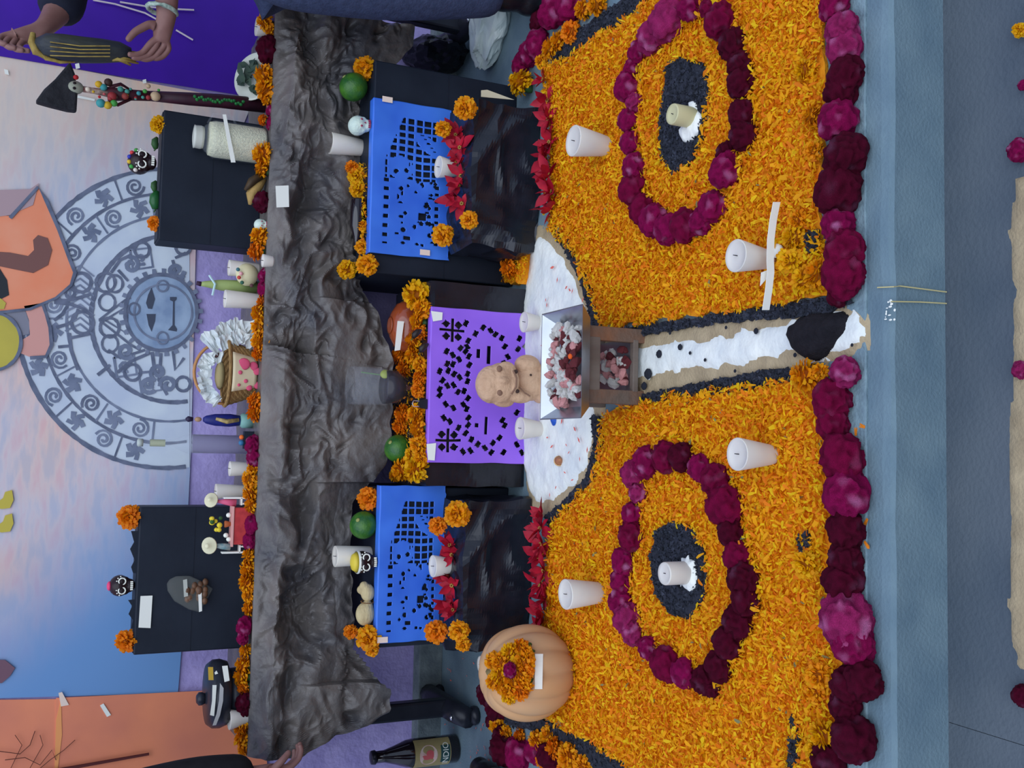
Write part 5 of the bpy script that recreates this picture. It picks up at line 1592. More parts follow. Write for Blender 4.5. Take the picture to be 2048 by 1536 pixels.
# dried chillies
for i, (x, y, l) in enumerate(((832, 668, 'black dried chilli on the middle box edge by the bowl'), (846, 696, 'black dried chilli hanging at the top edge of the violet cutout'))):
    p = W(x, y, PB_Y - .012)
    simple('dried_chilli', l, 'chilli', p, [('pod', MB().tube([(-.012, 0, .008), (-.004, -.003, .006), (.006, -.004, -.004), (.012, -.002, -.014)], [.004, .009, .009, .003], 9), mat('dried_pod', (.012, .009, .010), (.03, .018, .016), .4, 30), SM), ('stalk', MB().tube([(-.012, 0, .008), (-.018, 0, .014)], .0015, 5), M_leaf, {})])
p = W(846, 808, PB_Y - .010)
simple('binder_clip', 'black binder clip holding the violet cutout to the box edge', 'clip', p, [('clip_body', MB().add([(-.014, 0, -.012), (.014, 0, -.012), (.010, 0, .010), (-.010, 0, .010), (-.014, .012, -.012), (.014, .012, -.012), (.010, .008, .010), (-.010, .008, .010)], [(0, 1, 2, 3), (5, 4, 7, 6), (1, 5, 6, 2), (4, 0, 3, 7), (3, 2, 6, 7), (4, 5, 1, 0)]), M_steel, {}), ('wire_handle', MB().tube([(-.007, .002, .010), (-.008, -.002, .028), (0, -.003, .032), (.008, -.002, .028), (.007, .002, .010)], .0012, 6), mat('chrome', (.8, .82, .85), None, .2, metal=1.), {})])

# goblet with dark drink
p0 = G(846, 782, Z_P); k = mpp(p0)
p0.y = PB_Y + .10
k = mpp(p0)
go = thing('goblet', 'stemmed glass with a dark drink and lime wedge, before the crumpled cloth', 'glass', (W(800, 775, p0.y).x, p0.y, Z_P))
zs, zb_, ztop = W(812, 775, p0.y).z - Z_P, W(768, 775, p0.y).z - Z_P, W(700, 775, p0.y).z - Z_P
MB().lathe([(20 * k, 0), (19 * k, .002), (6 * k, .006), (4 * k, .012), (4 * k, zs - .004), (8 * k, zs)], 24).build('stem', mat('pink_tinted_glass', C(190, 150, 160), None, .1, trans=.75, ior=1.2), go, smooth=True)
MB().lathe([(8 * k, zs), (24 * k, zs + .008), (33 * k, zs + .03), (36 * k, zb_), (38 * k, (zb_ + ztop) / 2), (37 * k, ztop), (36.2 * k, ztop), (37.2 * k, (zb_ + ztop) / 2), (35 * k, zb_ + .001)], 32, cap=False).build('glass_bowl', M_glass, go, smooth=True)
MB().lathe([(6 * k, zs + .002), (22 * k, zs + .010), (31 * k, zs + .03), (34 * k, zb_), (1 * k, zb_ + .0005)], 28).build('dark_drink', mat('dark_drink', (.014, .008, .012), None, .15), go, smooth=True)
MB().lathe([(.001, -.004), (.012, -.003), (.013, 0), (.012, .003), (.001, .004)], 16).build('lime_wedge', mat('lime_flesh', C(140, 156, 70), None, .4), go, (24 * k, -12 * k, zb_ + .004), (1.2, 0, .3), smooth=True)
MB().tube([(22 * k, -6 * k, zb_ + .003), (26 * k, -4 * k, (zb_ + ztop) / 2 + .02)], .002, 8).build('straw', mat('green_straw', C(104, 140, 110), None, .4), go)

# ------------------------------------------------------------------ things on the table
def tab_loc(x, y, Y):
    p = W(x, y, Y)
    return Vector((p.x, Y, TT + .004))
# jug of white grains
JY = 2.89
J = tab_loc(530, 290, JY); k = mpp(W(460, 285, JY))
hz = lambda x, y=290, Y=JY: W(x, y, Y).z - TT - .004
jr = 38 * k
ju = thing('glass_jug', 'glass jug with handle full of white grains before the dark table box', 'jug', (W(480, 286, JY).x, JY, TT + .004))
MB().lathe([(jr * .95, 0), (jr, .006), (jr, hz(425)), (jr * .7, hz(410)), (jr * .55, hz(404)), (jr * .53, hz(404)), (jr * .68, hz(411)), (jr * .96, hz(426)), (jr * .96, .008)], 32, cap=False).build('glass_wall', M_glass, ju, smooth=True)
MB().lathe([(jr * .9, .004), (jr * .93, .01), (jr * .93, hz(430)), (jr * .86, hz(417)), (jr * .3, hz(415))], 28).build('white_grains', mat('rice_grains', C(214, 220, 208), C(186, 194, 186), .8, 160, 3, .5, 220), ju, smooth=True)
MB().lathe([(jr * .56, hz(406)), (jr * .60, hz(400)), (jr * .58, hz(390)), (jr * .60, hz(387)), (jr * .3, hz(385))], 24).build('jug_lid', mat('pale_lid', C(196, 206, 216), None, .4), ju, smooth=True)
MB().tube([(jr * .96, 0, hz(470)), (jr * 1.35, 0, hz(462)), (jr * 1.35, 0, hz(424)), (jr * .8, 0, hz(414))], .004, 8).build('handle', M_glass, ju, smooth=True)
slip('paper_band', [(445, 229), (452, 229), (471, 325), (462, 325)], JY - jr - .002, M_white, ju).location = -ju.location

# tall slim figurine in a black fan hat
CY = 2.92
base = tab_loc(508, 210, CY)
fz = lambda x, y=190: W(x, y, CY).z - TT - .004
cx = W(300, 189, CY).x
ct = thing('slim_figurine', 'tall slim skeleton lady figurine with black fan hat and flower sash', 'figurine', (cx, CY, TT + .004))
k = mpp(W(300, 190, CY))
M_mar = mat('maroon_dress', C(78, 26, 46), C(54, 20, 36), .6, 40)
fo_ = lambda x, y: W(x, y, CY).x - cx
MB().tube([(fo_(510, 208), 0, 0), (fo_(440, 202), 0, fz(440)), (fo_(380, 198), 0, fz(380)), (fo_(300, 192), 0, fz(300))], [15 * k, 14 * k, 13 * k, 10 * k], 14).build('skirt', mat('black_maroon_skirt', C(38, 16, 34), C(60, 22, 44), .5, 30), ct, smooth=True)
MB().tube([(fo_(300, 192), 0, fz(300)), (fo_(260, 190), 0, fz(260)), (fo_(215, 188), 0, fz(215))], [10 * k, 11 * k, 14 * k], 12).build('bodice', M_mar, ct, smooth=True)
MB().tube([(fo_(215, 186), 0, fz(215)), (fo_(190, 182), 0, fz(190)), (fo_(165, 178), 0, fz(165))], [8 * k, 6 * k, 6 * k], 10).build('neck', mat('bone_white', C(200, 190, 190), C(120, 60, 70), .6, 90), ct, smooth=True)
hd = Vector((fo_(150, 176), -.004, fz(150)))
MB().ball(hd, (13 * k, 12 * k, 15 * k)).build('skull_head', mat('grey_bone', C(150, 158, 156), None, .6), ct, smooth=True)
for s_ in (-1, 1):
    MB().ball(hd + Vector((s_ * 5 * k, -11 * k, 2 * k)), 3 * k, seg=8, rings=6).build('eye_socket', MS if False else mat('skull_socket', C(28, 16, 26), None, .6), ct)
hat = MB()
oh = [(140, 125), (150, 150), (155, 190), (153, 224), (134, 222), (98, 213), (70, 205), (88, 180), (110, 160)]
V = [(W(x, y, CY).x - cx, W(x, y, CY).z - TT - .004) for x, y in oh]
hat.slab(V, .03, Matrix(((1, 0, 0, 0), (0, 0, 1, -.012), (0, 1, 0, 0), (0, 0, 0, 1))))
hat.build('fan_hat', mat('black_felt', (.012, .012, .016), (.03, .03, .036), .8, 30, 4, .4, 60), ct, bevel=.006)
for x, y, r, c in ((196, 172, 7, (210, 170, 40)), (202, 210, 9, (60, 150, 170)), (216, 214, 8, (200, 170, 50)), (228, 210, 7, (70, 160, 80)), (215, 168, 8, (60, 40, 40)), (206, 178, 7, (60, 150, 170)), (240, 182, 6, (70, 150, 150)), (224, 196, 9, (150, 50, 60)), (175, 182, 5, (220, 210, 210)), (150, 158, 5, (180, 40, 50)), (250, 196, 7, (140, 60, 60)), (310, 196, 10, (190, 170, 150))):
    MB().ball((fo_(x, y), -11 * k, fz(x)), r * k, seg=8, rings=6).build('paper_rose', mat('rose_%d_%d' % (x, y), C(*c), None, .6), ct, smooth=True)
for q in range(18):
    x = random.uniform(186, 340)
    MB().ball((fo_(x, 188 + random.uniform(-12, 14)), -13 * k, fz(x)), random.uniform(2.5, 5) * k, seg=7, rings=5).build('bead', random.choice([m_ for n_, m_ in MATS.items() if n_.startswith('rose_')]), ct, smooth=True)
b = MB()
for q in range(22):
    x = 388 + q * 4.6
    b.ball((fo_(x, 200 + q * .5) + random.uniform(-4, 4) * k, -15 * k, fz(x)), 3.6 * k, seg=6, rings=5)
b.build('green_bead_string', mat('green_beads', C(40, 130, 70), C(24, 90, 52), .3, 60), ct)
for s_, pts in ((1, [(218, 205), (236, 212), (262, 200)]), (-1, [(218, 176), (240, 170), (264, 184)])):
    MB().tube([(fo_(x, y), -6 * k, fz(x)) for x, y in pts], [4 * k, 3.4 * k, 3 * k], 8).build('arm', M_mar, ct, smooth=True)

# dried husks, corn
p0 = tab_loc(535, 380, 2.86); k = mpp(p0)
b = MB()
simple('corn_husk', 'dried tan and dark corn husk leaning on the table edge by the paper label', 'corn', p0, [
    ('husk_leaf', MB().tube([(22 * k, 0, 2 * k), (8 * k, 0, 16 * k), (-14 * k, 0, 28 * k), (-34 * k, 0, 30 * k)], [4 * k, 12 * k, 11 * k, 3 * k], 9), mat('tan_husk', C(176, 150, 98), C(140, 116, 76), .7, 20, 4, .3, 50), SM),
    ('dark_cob', MB().tube([(30 * k, -8 * k, 6 * k), (10 * k, -10 * k, 30 * k), (-8 * k, -8 * k, 42 * k)], [7 * k, 9 * k, 3 * k], 9), mat('dark_cob', C(44, 36, 30), C(70, 54, 34), .6, 60), SM)])
# banana-like pod with tie, painted skull, blue thread
PY = 2.95
z_ = lambda x, y=570, Y=PY: W(x, y, Y).z - TT - .004
pod0 = tab_loc(520, 572, PY); k = mpp(pod0)
xo = lambda x, y, Y=PY, c=pod0: W(x, y, Y).x - c.x
simple('green_banana', 'long yellow green banana standing on end with a pale thread tied round it', 'banana', pod0, [
    ('banana_peel', MB().tube([(xo(515, 576), 0, 0), (xo(480, 574), 0, z_(480)), (xo(440, 570), 0, z_(440)), (xo(410, 568), 0, z_(410)), (xo(400, 568), 0, z_(400))], [14 * k, 14 * k, 11 * k, 6 * k, 4 * k], 10), mat('banana_green', C(160, 176, 120), C(128, 160, 110), .5, 8, 3, stretch=(1, 1, .3)), SM),
    ('stalk_tip', MB().tube([(xo(402, 568), 0, z_(402)), (xo(393, 566), 0, z_(393))], [5 * k, 4 * k], 8), mat('dark_tip', C(54, 34, 62), None, .7), SM),
    ('pale_thread', MB().tube([(xo(416, 552), -11 * k, z_(416)), (xo(428, 570), -13 * k, z_(428)), (xo(420, 592), -11 * k, z_(424))], 2.4 * k, 6), mat('pale_blue_thread', C(176, 214, 240), None, .6), {})])
ps = tab_loc(522, 552, 2.90); k = mpp(W(500, 550, 2.9))
t = simple('painted_egg', 'round cream painted ornament with coloured dots beside the banana', 'ornament', ps, [
    ('cream_shell', MB().ball((0, 0, W(497, 550, 2.9).z - TT), (23 * k, 20 * k, 22 * k)), mat('cream_paint', C(206, 206, 182), None, .5), SM)])
for q, (x, y, c) in enumerate(((478, 540, (60, 110, 130)), (480, 556, (190, 70, 70)), (486, 566, (50, 100, 90)), (505, 572, (90, 60, 70)), (484, 548, (220, 170, 190)))):
    MB().ball((W(x, y, 2.88).x - ps.x, -19 * k, W(x, y, 2.88).z - TT), 4 * k, seg=8, rings=5).build('paint_dot', mat('dot_%d' % q, C(*c), None, .6), t)
# basket
BY = 2.92
bs = tab_loc(528, 748, BY)
k = mpp(W(480, 748, BY))
bz = lambda x, y=748, Y=BY: W(x, y, Y).z - TT - .004
ba = thing('wicker_basket', 'tan wicker basket with arched handle and a flowered cream napkin', 'basket', (W(480, 747, BY).x, BY, TT + .004))
M_wick2 = mat('wicker', C(166, 136, 92), C(128, 102, 70), .75, 60, 4, .6, 90, stretch=(1, 1, 5))
rim = bz(452)
V, F = [], []
b = MB()
ns = 44
for j in range(13):
    t_ = j / 12
    for q in range(ns):
        a = 6.283 * q / ns
        r = (46 + 20 * t_) * k * (1 + .018 * (1 if (q + j) % 2 else -1))
        V.append((r * math.cos(a), r * .8 * math.sin(a), rim * t_))
for j in range(12):
    for q in range(ns):
        q2 = (q + 1) % ns
        F.append((j * ns + q, j * ns + q2, (j + 1) * ns + q2, (j + 1) * ns + q))
F.append(tuple(range(ns - 1, -1, -1)))
o = obj('woven_body', mesh_of('woven_body', V, F, M_wick2), ba)
o.modifiers.new('thick', 'SOLIDIFY').thickness = .004
MB().tube([(66 * k * math.cos(a), 53 * k * math.sin(a), rim) for a in [i * 6.283 / 30 for i in range(31)]], .005, 7, cap=False).build('rim_coil', M_wick2, ba, smooth=True)
MB().tube([(62 * k * math.cos(a), 0, rim + (bz(388) - rim) * math.sin(a)) for a in [i * math.pi / 16 for i in range(17)]], .0045, 7).build('handle', mat('orange_cane', C(178, 132, 92), None, .6), ba, smooth=True)
V, F = [], []
for i in range(9):
    for j in range(9):
        a = -.62 + 1.24 * i / 8
        t_ = .06 + .86 * j / 8
        r = (46 + 20 * t_) * k + .004
        V.append((r * math.sin(a), -r * .8 * math.cos(a) - .002, rim * t_))
for i in range(8):
    for j in range(8):
        F.append((i * 9 + j, (i + 1) * 9 + j, (i + 1) * 9 + j + 1, i * 9 + j + 1))
o = obj('cream_napkin', mesh_of('cream_napkin', V, F, mat('cream_cloth', C(216, 208, 190), None, .8), None, True), ba)
o.modifiers.new('thick', 'SOLIDIFY').thickness = .002
for x, y, r in ((488, 728, 12), (508, 732, 9), (480, 745, 4), (492, 762, 4), (478, 770, 3), (515, 742, 8), (500, 775, 6), (518, 770, 8)):
    p = W(x, y, BY - .07)
    _x, _z = p.x - ba.location.x, p.z - ba.location.z
    _r = (46 + 20 * _z / rim) * k + .004
    MB().ball((_x, -math.sqrt(max(0, _r * _r - _x * _x)) * .8 - .0035, _z), (r * k, .003, r * k), seg=10, rings=6).build('printed_flower', mat('pink_print', C(204, 84, 130), None, .8), ba, smooth=True)
def ruffle(name, pts, m, parent, loc, w, n=40, amp=.01):
    V, F = [], []
    for i in range(n + 1):
        t_ = i / n
        s_ = t_ * (len(pts) - 1)
        q = min(int(s_), len(pts) - 2)
        p = Vector(pts[q]).lerp(Vector(pts[q + 1]), s_ - q)
        d = (Vector(pts[q + 1]) - Vector(pts[q])).normalized()
        nn = Vector((-d.z, 0, d.x))
        for j in range(5):
            v = (j / 4 - .5)
            V.append(p + nn * v * w * (1 + .5 * noise.noise((i * .6, v, w * 90))) + Vector((.004 * noise.noise((i * .9, j, 2)), amp * 1.5 * noise.noise((i * .55, v * 1.5, 7)) - .006 * abs(v), .006 * noise.noise((i * .8, j * .7, 5)))))
    for i in range(n):
        for j in range(4):
            F.append((i * 5 + j, (i + 1) * 5 + j, (i + 1) * 5 + j + 1, i * 5 + j + 1))
    o = obj(name, mesh_of(name, V, F, m, None, False), parent, loc)
    o.modifiers.new('thick', 'SOLIDIFY').thickness = .001
    return o
lw = lambda x, y, Y=BY: W(x, y, Y) - ba.location
M_lace = mat('white_lace_paper', C(214, 226, 244), C(190, 206, 232), .7, 30)
ruffle('paper_frill', [lw(446, 716, BY - .01), lw(424, 712, BY - .01), lw(408, 730, BY - .01), lw(408, 760, BY - .01), lw(418, 790, BY - .01), lw(436, 806, BY - .01)], M_lace, ba, (0, 0, 0), .036)
MB().ball(lw(432, 708, BY), (10 * k, 10 * k, 8 * k), seg=8, rings=6).build('dark_fruit', mat('dark_fruit', C(84, 60, 66), None, .5), ba, smooth=True)
MB().ball(lw(440, 750, BY), (30 * k, 20 * k, 10 * k), seg=10, rings=6).build('bread_filling', mat('olive_bread', C(150, 140, 110), None, .8), ba, smooth=True)
dl = thing('lace_doily', 'crimped white paper doily standing beside the wicker basket', 'doily', tab_loc(510, 662, 2.90))
d0 = dl.location
ruffle('doily_sheet', [W(516, 672, 2.9) - d0, W(490, 656, 2.9) - d0, W(464, 660, 2.9) - d0, W(440, 672, 2.9) - d0, W(414, 692, 2.9) - d0], M_lace, dl, (0, 0, 0), .060, 36, .012)
ruffle('doily_sheet', [W(510, 690, 2.89) - d0, W(484, 672, 2.89) - d0, W(460, 680, 2.89) - d0, W(436, 690, 2.89) - d0], M_lace, dl, (0, 0, 0), .040, 30, .010)

# blue robed statuette
VY = 2.93
v0 = tab_loc(492, 842, VY); k = mpp(W(430, 840, VY)); vz = lambda x: W(x, 840, VY).z - TT - .004
M_robe = mat('cobalt_robe', C(30, 40, 140), C(22, 30, 110), .4, 30)
simple('robed_statuette', 'small statuette in a blue and gold robe on the table by the basket', 'statuette', (W(440, 840, VY).x, VY, TT + .004), [
    ('base', MB().lathe([(15 * k, 0), (15 * k, vz(484)), (11 * k, vz(480))], 16), mat('pale_teal_base', C(120, 170, 180), None, .5), SM),
    ('robe', MB().lathe([(10 * k, vz(481)), (13 * k, vz(460)), (12 * k, vz(430)), (8 * k, vz(412)), (4 * k, vz(406))], 18, sy=.8), M_robe, SM),
    ('gold_front', MB().tube([(1 * k, -10 * k, vz(476)), (-3 * k, -11 * k, vz(452)), (2 * k, -10 * k, vz(430))], [4 * k, 5 * k, 3 * k], 8), mat('antique_gold', C(190, 172, 120), C(110, 96, 80), .4, 90), SM),
    ('head', MB().ball((0, 0, vz(396)), (5 * k, 5 * k, 7 * k)), mat('statue_skin', C(170, 140, 120), None, .5), SM),
    ('crown', MB().lathe([(4 * k, vz(386)), (6 * k, vz(376)), (2 * k, vz(371))], 10), mat('dark_crown', C(40, 34, 70), None, .4), SM)])
# tall clear bottle
TY = 2.98
q0 = tab_loc(500, 890, TY); k = mpp(W(400, 890, TY)); tz = lambda x: W(x, 888, TY).z - TT - .004
simple('clear_bottle', 'tall clear glass bottle with thin neck standing before the wall', 'bottle', (W(420, 888, TY).x, TY, TT + .004), [
    ('glass_body', MB().lathe([(18 * k, 0), (20 * k, .004), (20 * k, tz(375)), (14 * k, tz(360)), (7 * k, tz(345)), (6.5 * k, tz(282)), (5.5 * k, tz(282)), (6 * k, tz(346)), (13 * k, tz(361)), (19 * k, tz(376)), (19 * k, .006)], 26, cap=False), M_glass, SM),
    ('clear_spirit', MB().lathe([(17 * k, .003), (18.5 * k, .006), (18.5 * k, tz(385)), (1 * k, tz(384.8))], 24), mat('grey_spirit', C(150, 150, 196), None, .1, trans=.6, ior=1.1), SM),
    ('bottle_cap', MB().lathe([(7.5 * k, tz(286)), (8 * k, tz(276)), (5 * k, tz(274))], 14), mat('pale_cap', C(170, 186, 200), None, .4), SM),
    ('neck_label', MB().lathe([(7 * k, tz(330)), (7 * k, tz(300))], 14, cap=False), mat('faint_label', C(168, 180, 170), None, .5), SM)])
# tiny trinkets at the bottle's foot
p = tab_loc(484, 880, 2.9)
simple('candy_trinket', 'tiny orange and blue trinket at the foot of the clear bottle', 'trinket', (p.x, 2.9, TT + .004), [('orange_bead', MB().ball((.008, 0, .034), .007, seg=10, rings=7), mat('orange_bead', C(220, 110, 50), None, .5), SM), ('blue_bead', MB().ball((-.008, 0, .034), .008, seg=10, rings=7), mat('blue_bead', C(50, 110, 170), None, .5), SM), ('dark_stand', MB().box((0, .004, .014), (.05, .02, .028)), M_dark, {})])

# miniature table scene
MY = 2.86
m0 = tab_loc(512, 1050, MY); k = mpp(W(460, 1050, MY))
mz = lambda x: W(x, 1050, MY).z - TT - .004
mx_ = lambda y, x=470: W(x, y, MY).x - m0.x
ms = thing('miniature_scene', 'miniature feast with red table, white chairs and tiny skeleton figures', 'miniature', m0)
M_redt = mat('red_tablecloth', C(190, 62, 70), C(160, 44, 56), .6, 50)
MB().box(((mx_(1015) + mx_(1088)) / 2, 0, (mz(466) + 0) / 2), (abs(mx_(1015) - mx_(1088)), .04, mz(466))).build('red_cloth_table', M_redt, ms, bevel=.002)
MB().box(((mx_(1012) + mx_(1092)) / 2, 0, mz(463)), (abs(mx_(1012) - mx_(1092)), .046, .005)).build('table_lace', mat('pink_lace', C(210, 160, 170), None, .6), ms)
for y, s_ in ((1100, -1), (1000, 1)):
    xx = mx_(y)
    MB().box((xx + s_ * .006, 0, mz(455) * .6), (.005, .024, mz(455) * 1.2)).build('chair_back', M_white, ms, bevel=.001)
    MB().box((xx - s_ * .004, 0, mz(480)), (.02, .024, .004)).build('chair_seat', M_white, ms)
    for q in (-1, 1):
        MB().box((xx - s_ * .010, q * .009, mz(480) / 2), (.004, .004, mz(480))).build('chair_leg', M_white, ms)
MB().tube([(mx_(1094), 0, mz(462)), (mx_(1092), 0, mz(445)), (mx_(1090), 0, mz(428))], [7 * k, 6 * k, 3 * k], 9).build('figure_body', mat('teal_cloth', C(60, 130, 160), C(200, 206, 214), .6, 50), ms, smooth=True)
MB().ball((mx_(1088), 0, mz(424)), 6 * k).build('figure_head', M_icing, ms, smooth=True)
MB().lathe([(17 * k, 0), (16 * k, .002), (6 * k, .004), (5 * k, .014), (2 * k, .016)], 18).build('wide_hat', mat('straw_white', C(214, 216, 200), None, .7), ms, (mx_(1090), -.002, mz(420)), (.9, 0, 0), smooth=True)
MB().tube([(mx_(1006), 0, mz(470)), (mx_(1004), 0, mz(450)), (mx_(1002), 0, mz(432))], [8 * k, 6 * k, 3 * k], 9).build('figure_body', mat('pink_cloth', C(214, 100, 150), None, .6), ms, smooth=True)
MB().ball((mx_(1001), 0, mz(426)), 6 * k).build('figure_head', M_icing, ms, smooth=True)
MB().lathe([(15 * k, 0), (14 * k, .002), (5 * k, .004), (4 * k, .012)], 16).build('wide_hat', MATS['straw_white'], ms, (mx_(1000), -.002, mz(420)), (.9, .3, 0), smooth=True)
MB().lathe([(4 * k, 0), (7 * k, 10 * k), (6 * k, 12 * k)], 12).build('flower_pot', mat('terracotta', C(170, 96, 60), None, .7), ms, (mx_(1048), 0, mz(461)), smooth=True)
for q in range(9):
    MB().ball((mx_(1048) + random.uniform(-12, 12) * k, random.uniform(-5, 5) * k, mz(435) + random.uniform(-10, 12) * k), random.uniform(4, 6) * k, seg=7, rings=5).build('yellow_blossom' if q < 7 else 'leaf', mat('lemon_blossom', C(216, 200, 60), None, .6) if q < 7 else M_leaf, ms)
for q, (y, x) in enumerate(((1070, 452), (1078, 458), (1030, 456))):
    MB().ball((mx_(y), -.004, mz(x)), 5 * k, seg=8, rings=6).build('tiny_skull', M_icing, ms, smooth=True)
# snack in clear bag
sb = thing('snack_bag', 'clear bag of brown candied seeds hung on the dark table box', 'snack', W(376, 1183, TBY - .012))
kb = mpp(sb.location)
o = MB().lathe([(26 * kb, -40 * kb), (30 * kb, -20 * kb), (28 * kb, 14 * kb), (16 * kb, 36 * kb), (5 * kb, 44 * kb)], 18, sy=.28).build('clear_bag', mat('clear_film', C(160, 170, 180), None, .1, alpha=.13), sb, (0, 0, 0), (0, .5, 0), smooth=True)
for q in range(16):
    MB().ball((random.uniform(-20, 20) * kb, -.006 + random.uniform(-3, 3) * kb, random.uniform(-34, 12) * kb), (8 * kb, 5 * kb, 6 * kb), seg=7, rings=5).build('brown_seed', mat('brown_seed', C(112, 82, 64), C(78, 58, 50), .5, 60), sb, smooth=True)
slip('white_slip', [(396, 1180), (403, 1180), (404, 1222), (398, 1224)], TBY - .024, M_white, sb).location = -sb.location
slip('foil_glint', [(366, 1160), (374, 1158), (376, 1192), (368, 1194)], TBY - .026, mat('foil_grey', C(176, 186, 196), None, .3), sb).location = -sb.location
# black lidded pot at the table end
LY = 2.90
lp0 = tab_loc(500, 1388, LY); k = mpp(W(440, 1388, LY)); lz = lambda x: W(x, 1385, LY).z - TT - .004
M_pot = mat('black_pot', (.016, .018, .026), (.028, .03, .042), .35, 20)
lp = simple('lidded_pot', 'black lidded pot with white paper strips at the bottle end of the table', 'pot', (W(430, 1387, LY).x, LY, TT + .004), [
    ('pot_body', MB().lathe([(42 * k, 0), (46 * k, .006), (48 * k, lz(470)), (48 * k, lz(452))], 28), M_pot, SM),
    ('lid', MB().lathe([(48 * k, lz(456)), (62 * k, lz(452)), (67 * k, lz(438)), (66 * k, lz(424)), (58 * k, lz(413)), (20 * k, lz(410))], 32), M_pot, SM),
    ('lid_knob', MB().lathe([(9 * k, lz(412)), (13 * k, lz(404)), (13 * k, lz(398)), (7 * k, lz(393))], 16), M_pot, dict(smooth=True, loc=(-8 * k, 0, 0)))])
FY = LY - 68 * k
for nm, q, m in (('gold_patch', [(416, 1334), (426, 1334), (427, 1360), (417, 1360)], M_gold), ('white_star', [(429, 1345), (433, 1341), (436, 1347), (430, 1349)], M_white), ('paper_strip', [(444, 1332), (455, 1331), (459, 1361), (449, 1364)], M_white),
                 ('paper_strip', [(425, 1370), (433, 1370), (431, 1402), (428, 1432), (420, 1430), (424, 1402)], M_white), ('paper_strip', [(440, 1366), (447, 1376), (446, 1402), (440, 1430), (432, 1450), (425, 1451), (433, 1428), (438, 1400)], mat('grey_paper', C(170, 176, 196), None, .7))):
    slip(nm, q, FY, m, lp).location = -lp.location
# plate of greens
PLY = 2.90
pp0 = W(512, 155, PLY)
k = mpp(pp0)
pl_ = thing('greens_plate', 'white plate of dark greens tipped up behind table edge marigolds', 'plate', pp0, (math.radians(40), math.radians(4), 0))
MB().lathe([(20 * k, -.008), (28 * k, -.006), (46 * k, .004), (50 * k, .008), (49 * k, .010), (44 * k, .007), (28 * k, -.002), (5 * k, -.003)], 36).build('plate_dish', mat('white_enamel', C(200, 212, 220), None, .25), pl_, smooth=True)
b_, _f = bract(50 * k, 26 * k)
lm = mesh_of('leaf', b_, _f, mat('dark_greens', C(44, 66, 66), C(58, 80, 72), .6, 40), None, True)
for q in range(24):
    obj('leaf', lm, pl_, (random.uniform(-24, 24) * k, random.uniform(-20, 20) * k, .008 + .003 * (q % 5)), (random.uniform(-.5, .5), random.uniform(-.6, 0.1), random.uniform(0, 6.3)), random.uniform(.4, .7))
# garland pieces on the table boxes: leaves and dark papers
for x, y, r, Y, nm, l, m in ((312, 286, 9, TBY + .02, 'green_chilli', 'short green chilli beside the beaded skull', M_leaf), (312, 400, 14, TBY + .02, 'green_chilli', 'glossy green chilli on the box near the round marigold', mat('glossy_green', C(30, 88, 50), None, .25)), (310, 372, 8, TBY + .02, 'green_chilli', 'tiny dark green chilli behind the glossy one', M_leaf)):
    p = W(x, y, Y)
    k = mpp(p)
    simple(nm, l, 'chilli', p, [('pod', MB().tube([(-r * k * 1.3, 0, 0), (-r * k * .4, 0, 2 * k), (r * k * .5, 0, 2 * k), (r * k * 1.3, 0, -2 * k)], [r * k * .5, r * k * .8, r * k * .75, r * k * .3], 10), m, SM), ('stalk', MB().tube([(-r * k * 1.3, 0, 0), (-r * k * 1.8, 0, 3 * k)], 1.5 * k, 5), M_leaf, {})])
for Yb, pts, l in ((TBY + .01, [(x, y) for x, y in ((262, 1062), (268, 1084), (260, 1098), (269, 1120), (262, 1134), (266, 1146), (278, 1146), (278, 1062))], 'black paper frill along the table box top under the pink topped skull'), (TBY + .01, [(256, 1200), (264, 1212), (257, 1228), (266, 1240), (262, 1256), (277, 1258), (277, 1198)], 'black paper frill on the table box top by the ragged marigold')):
    o = slip('paper_frill', pts, Yb, M_dark, None, .004)
    tag(o, l, 'paper frill')

bb = thing('black_sack', 'black plastic sack slumped under the table end beside the T-foot leg', 'bag', G(925, 112))  # added sack shape, stands in for the dark shade under the table
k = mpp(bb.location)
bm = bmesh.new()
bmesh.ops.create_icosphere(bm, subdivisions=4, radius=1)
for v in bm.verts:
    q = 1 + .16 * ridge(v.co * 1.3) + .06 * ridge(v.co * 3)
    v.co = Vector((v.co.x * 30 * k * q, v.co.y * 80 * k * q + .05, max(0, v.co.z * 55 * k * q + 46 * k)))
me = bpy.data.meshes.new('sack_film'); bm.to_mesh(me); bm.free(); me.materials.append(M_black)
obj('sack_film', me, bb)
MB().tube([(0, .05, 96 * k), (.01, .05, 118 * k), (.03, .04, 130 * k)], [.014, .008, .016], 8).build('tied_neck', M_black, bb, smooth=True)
# white card wedge by the low box; white bag
wc = slip('white_card', [(962, 181), (974, 180), (1028, 200), (962, 194)], LB_Y + .03, mat('cream_card', C(196, 196, 186), None, .7), None, .002)
tag(wc, 'narrow white card wedge sticking out behind the low plastic wrapped box', 'card')
wb = thing('white_bag', 'crumpled white plastic bag on the pavement in front of the jeans leg', 'bag', G(1000, 60))
M_bag = mat('white_plastic_film', C(176, 200, 222), C(206, 222, 240), .35, 10, 4, .3, 20)
kk = mpp(wb.location)
bm = bmesh.new()
bmesh.ops.create_icosphere(bm, subdivisions=5, radius=1)
for v in bm.verts:
    s = 1 + .14 * ridge(v.co * 1.1 + Vector((4, 4, 4))) + .07 * ridge(v.co * 2.6)
    v.co = Vector((v.co.x * s * 95 * kk, v.co.y * s * 60 * kk, max(-.0, v.co.z * s * 30 * kk + 22 * kk)))
me = bpy.data.meshes.new('bag_film'); bm.to_mesh(me); bm.free(); me.materials.append(M_bag)
obj('bag_film', me, wb, (.05, .0, 0), (0, 0, -.35))
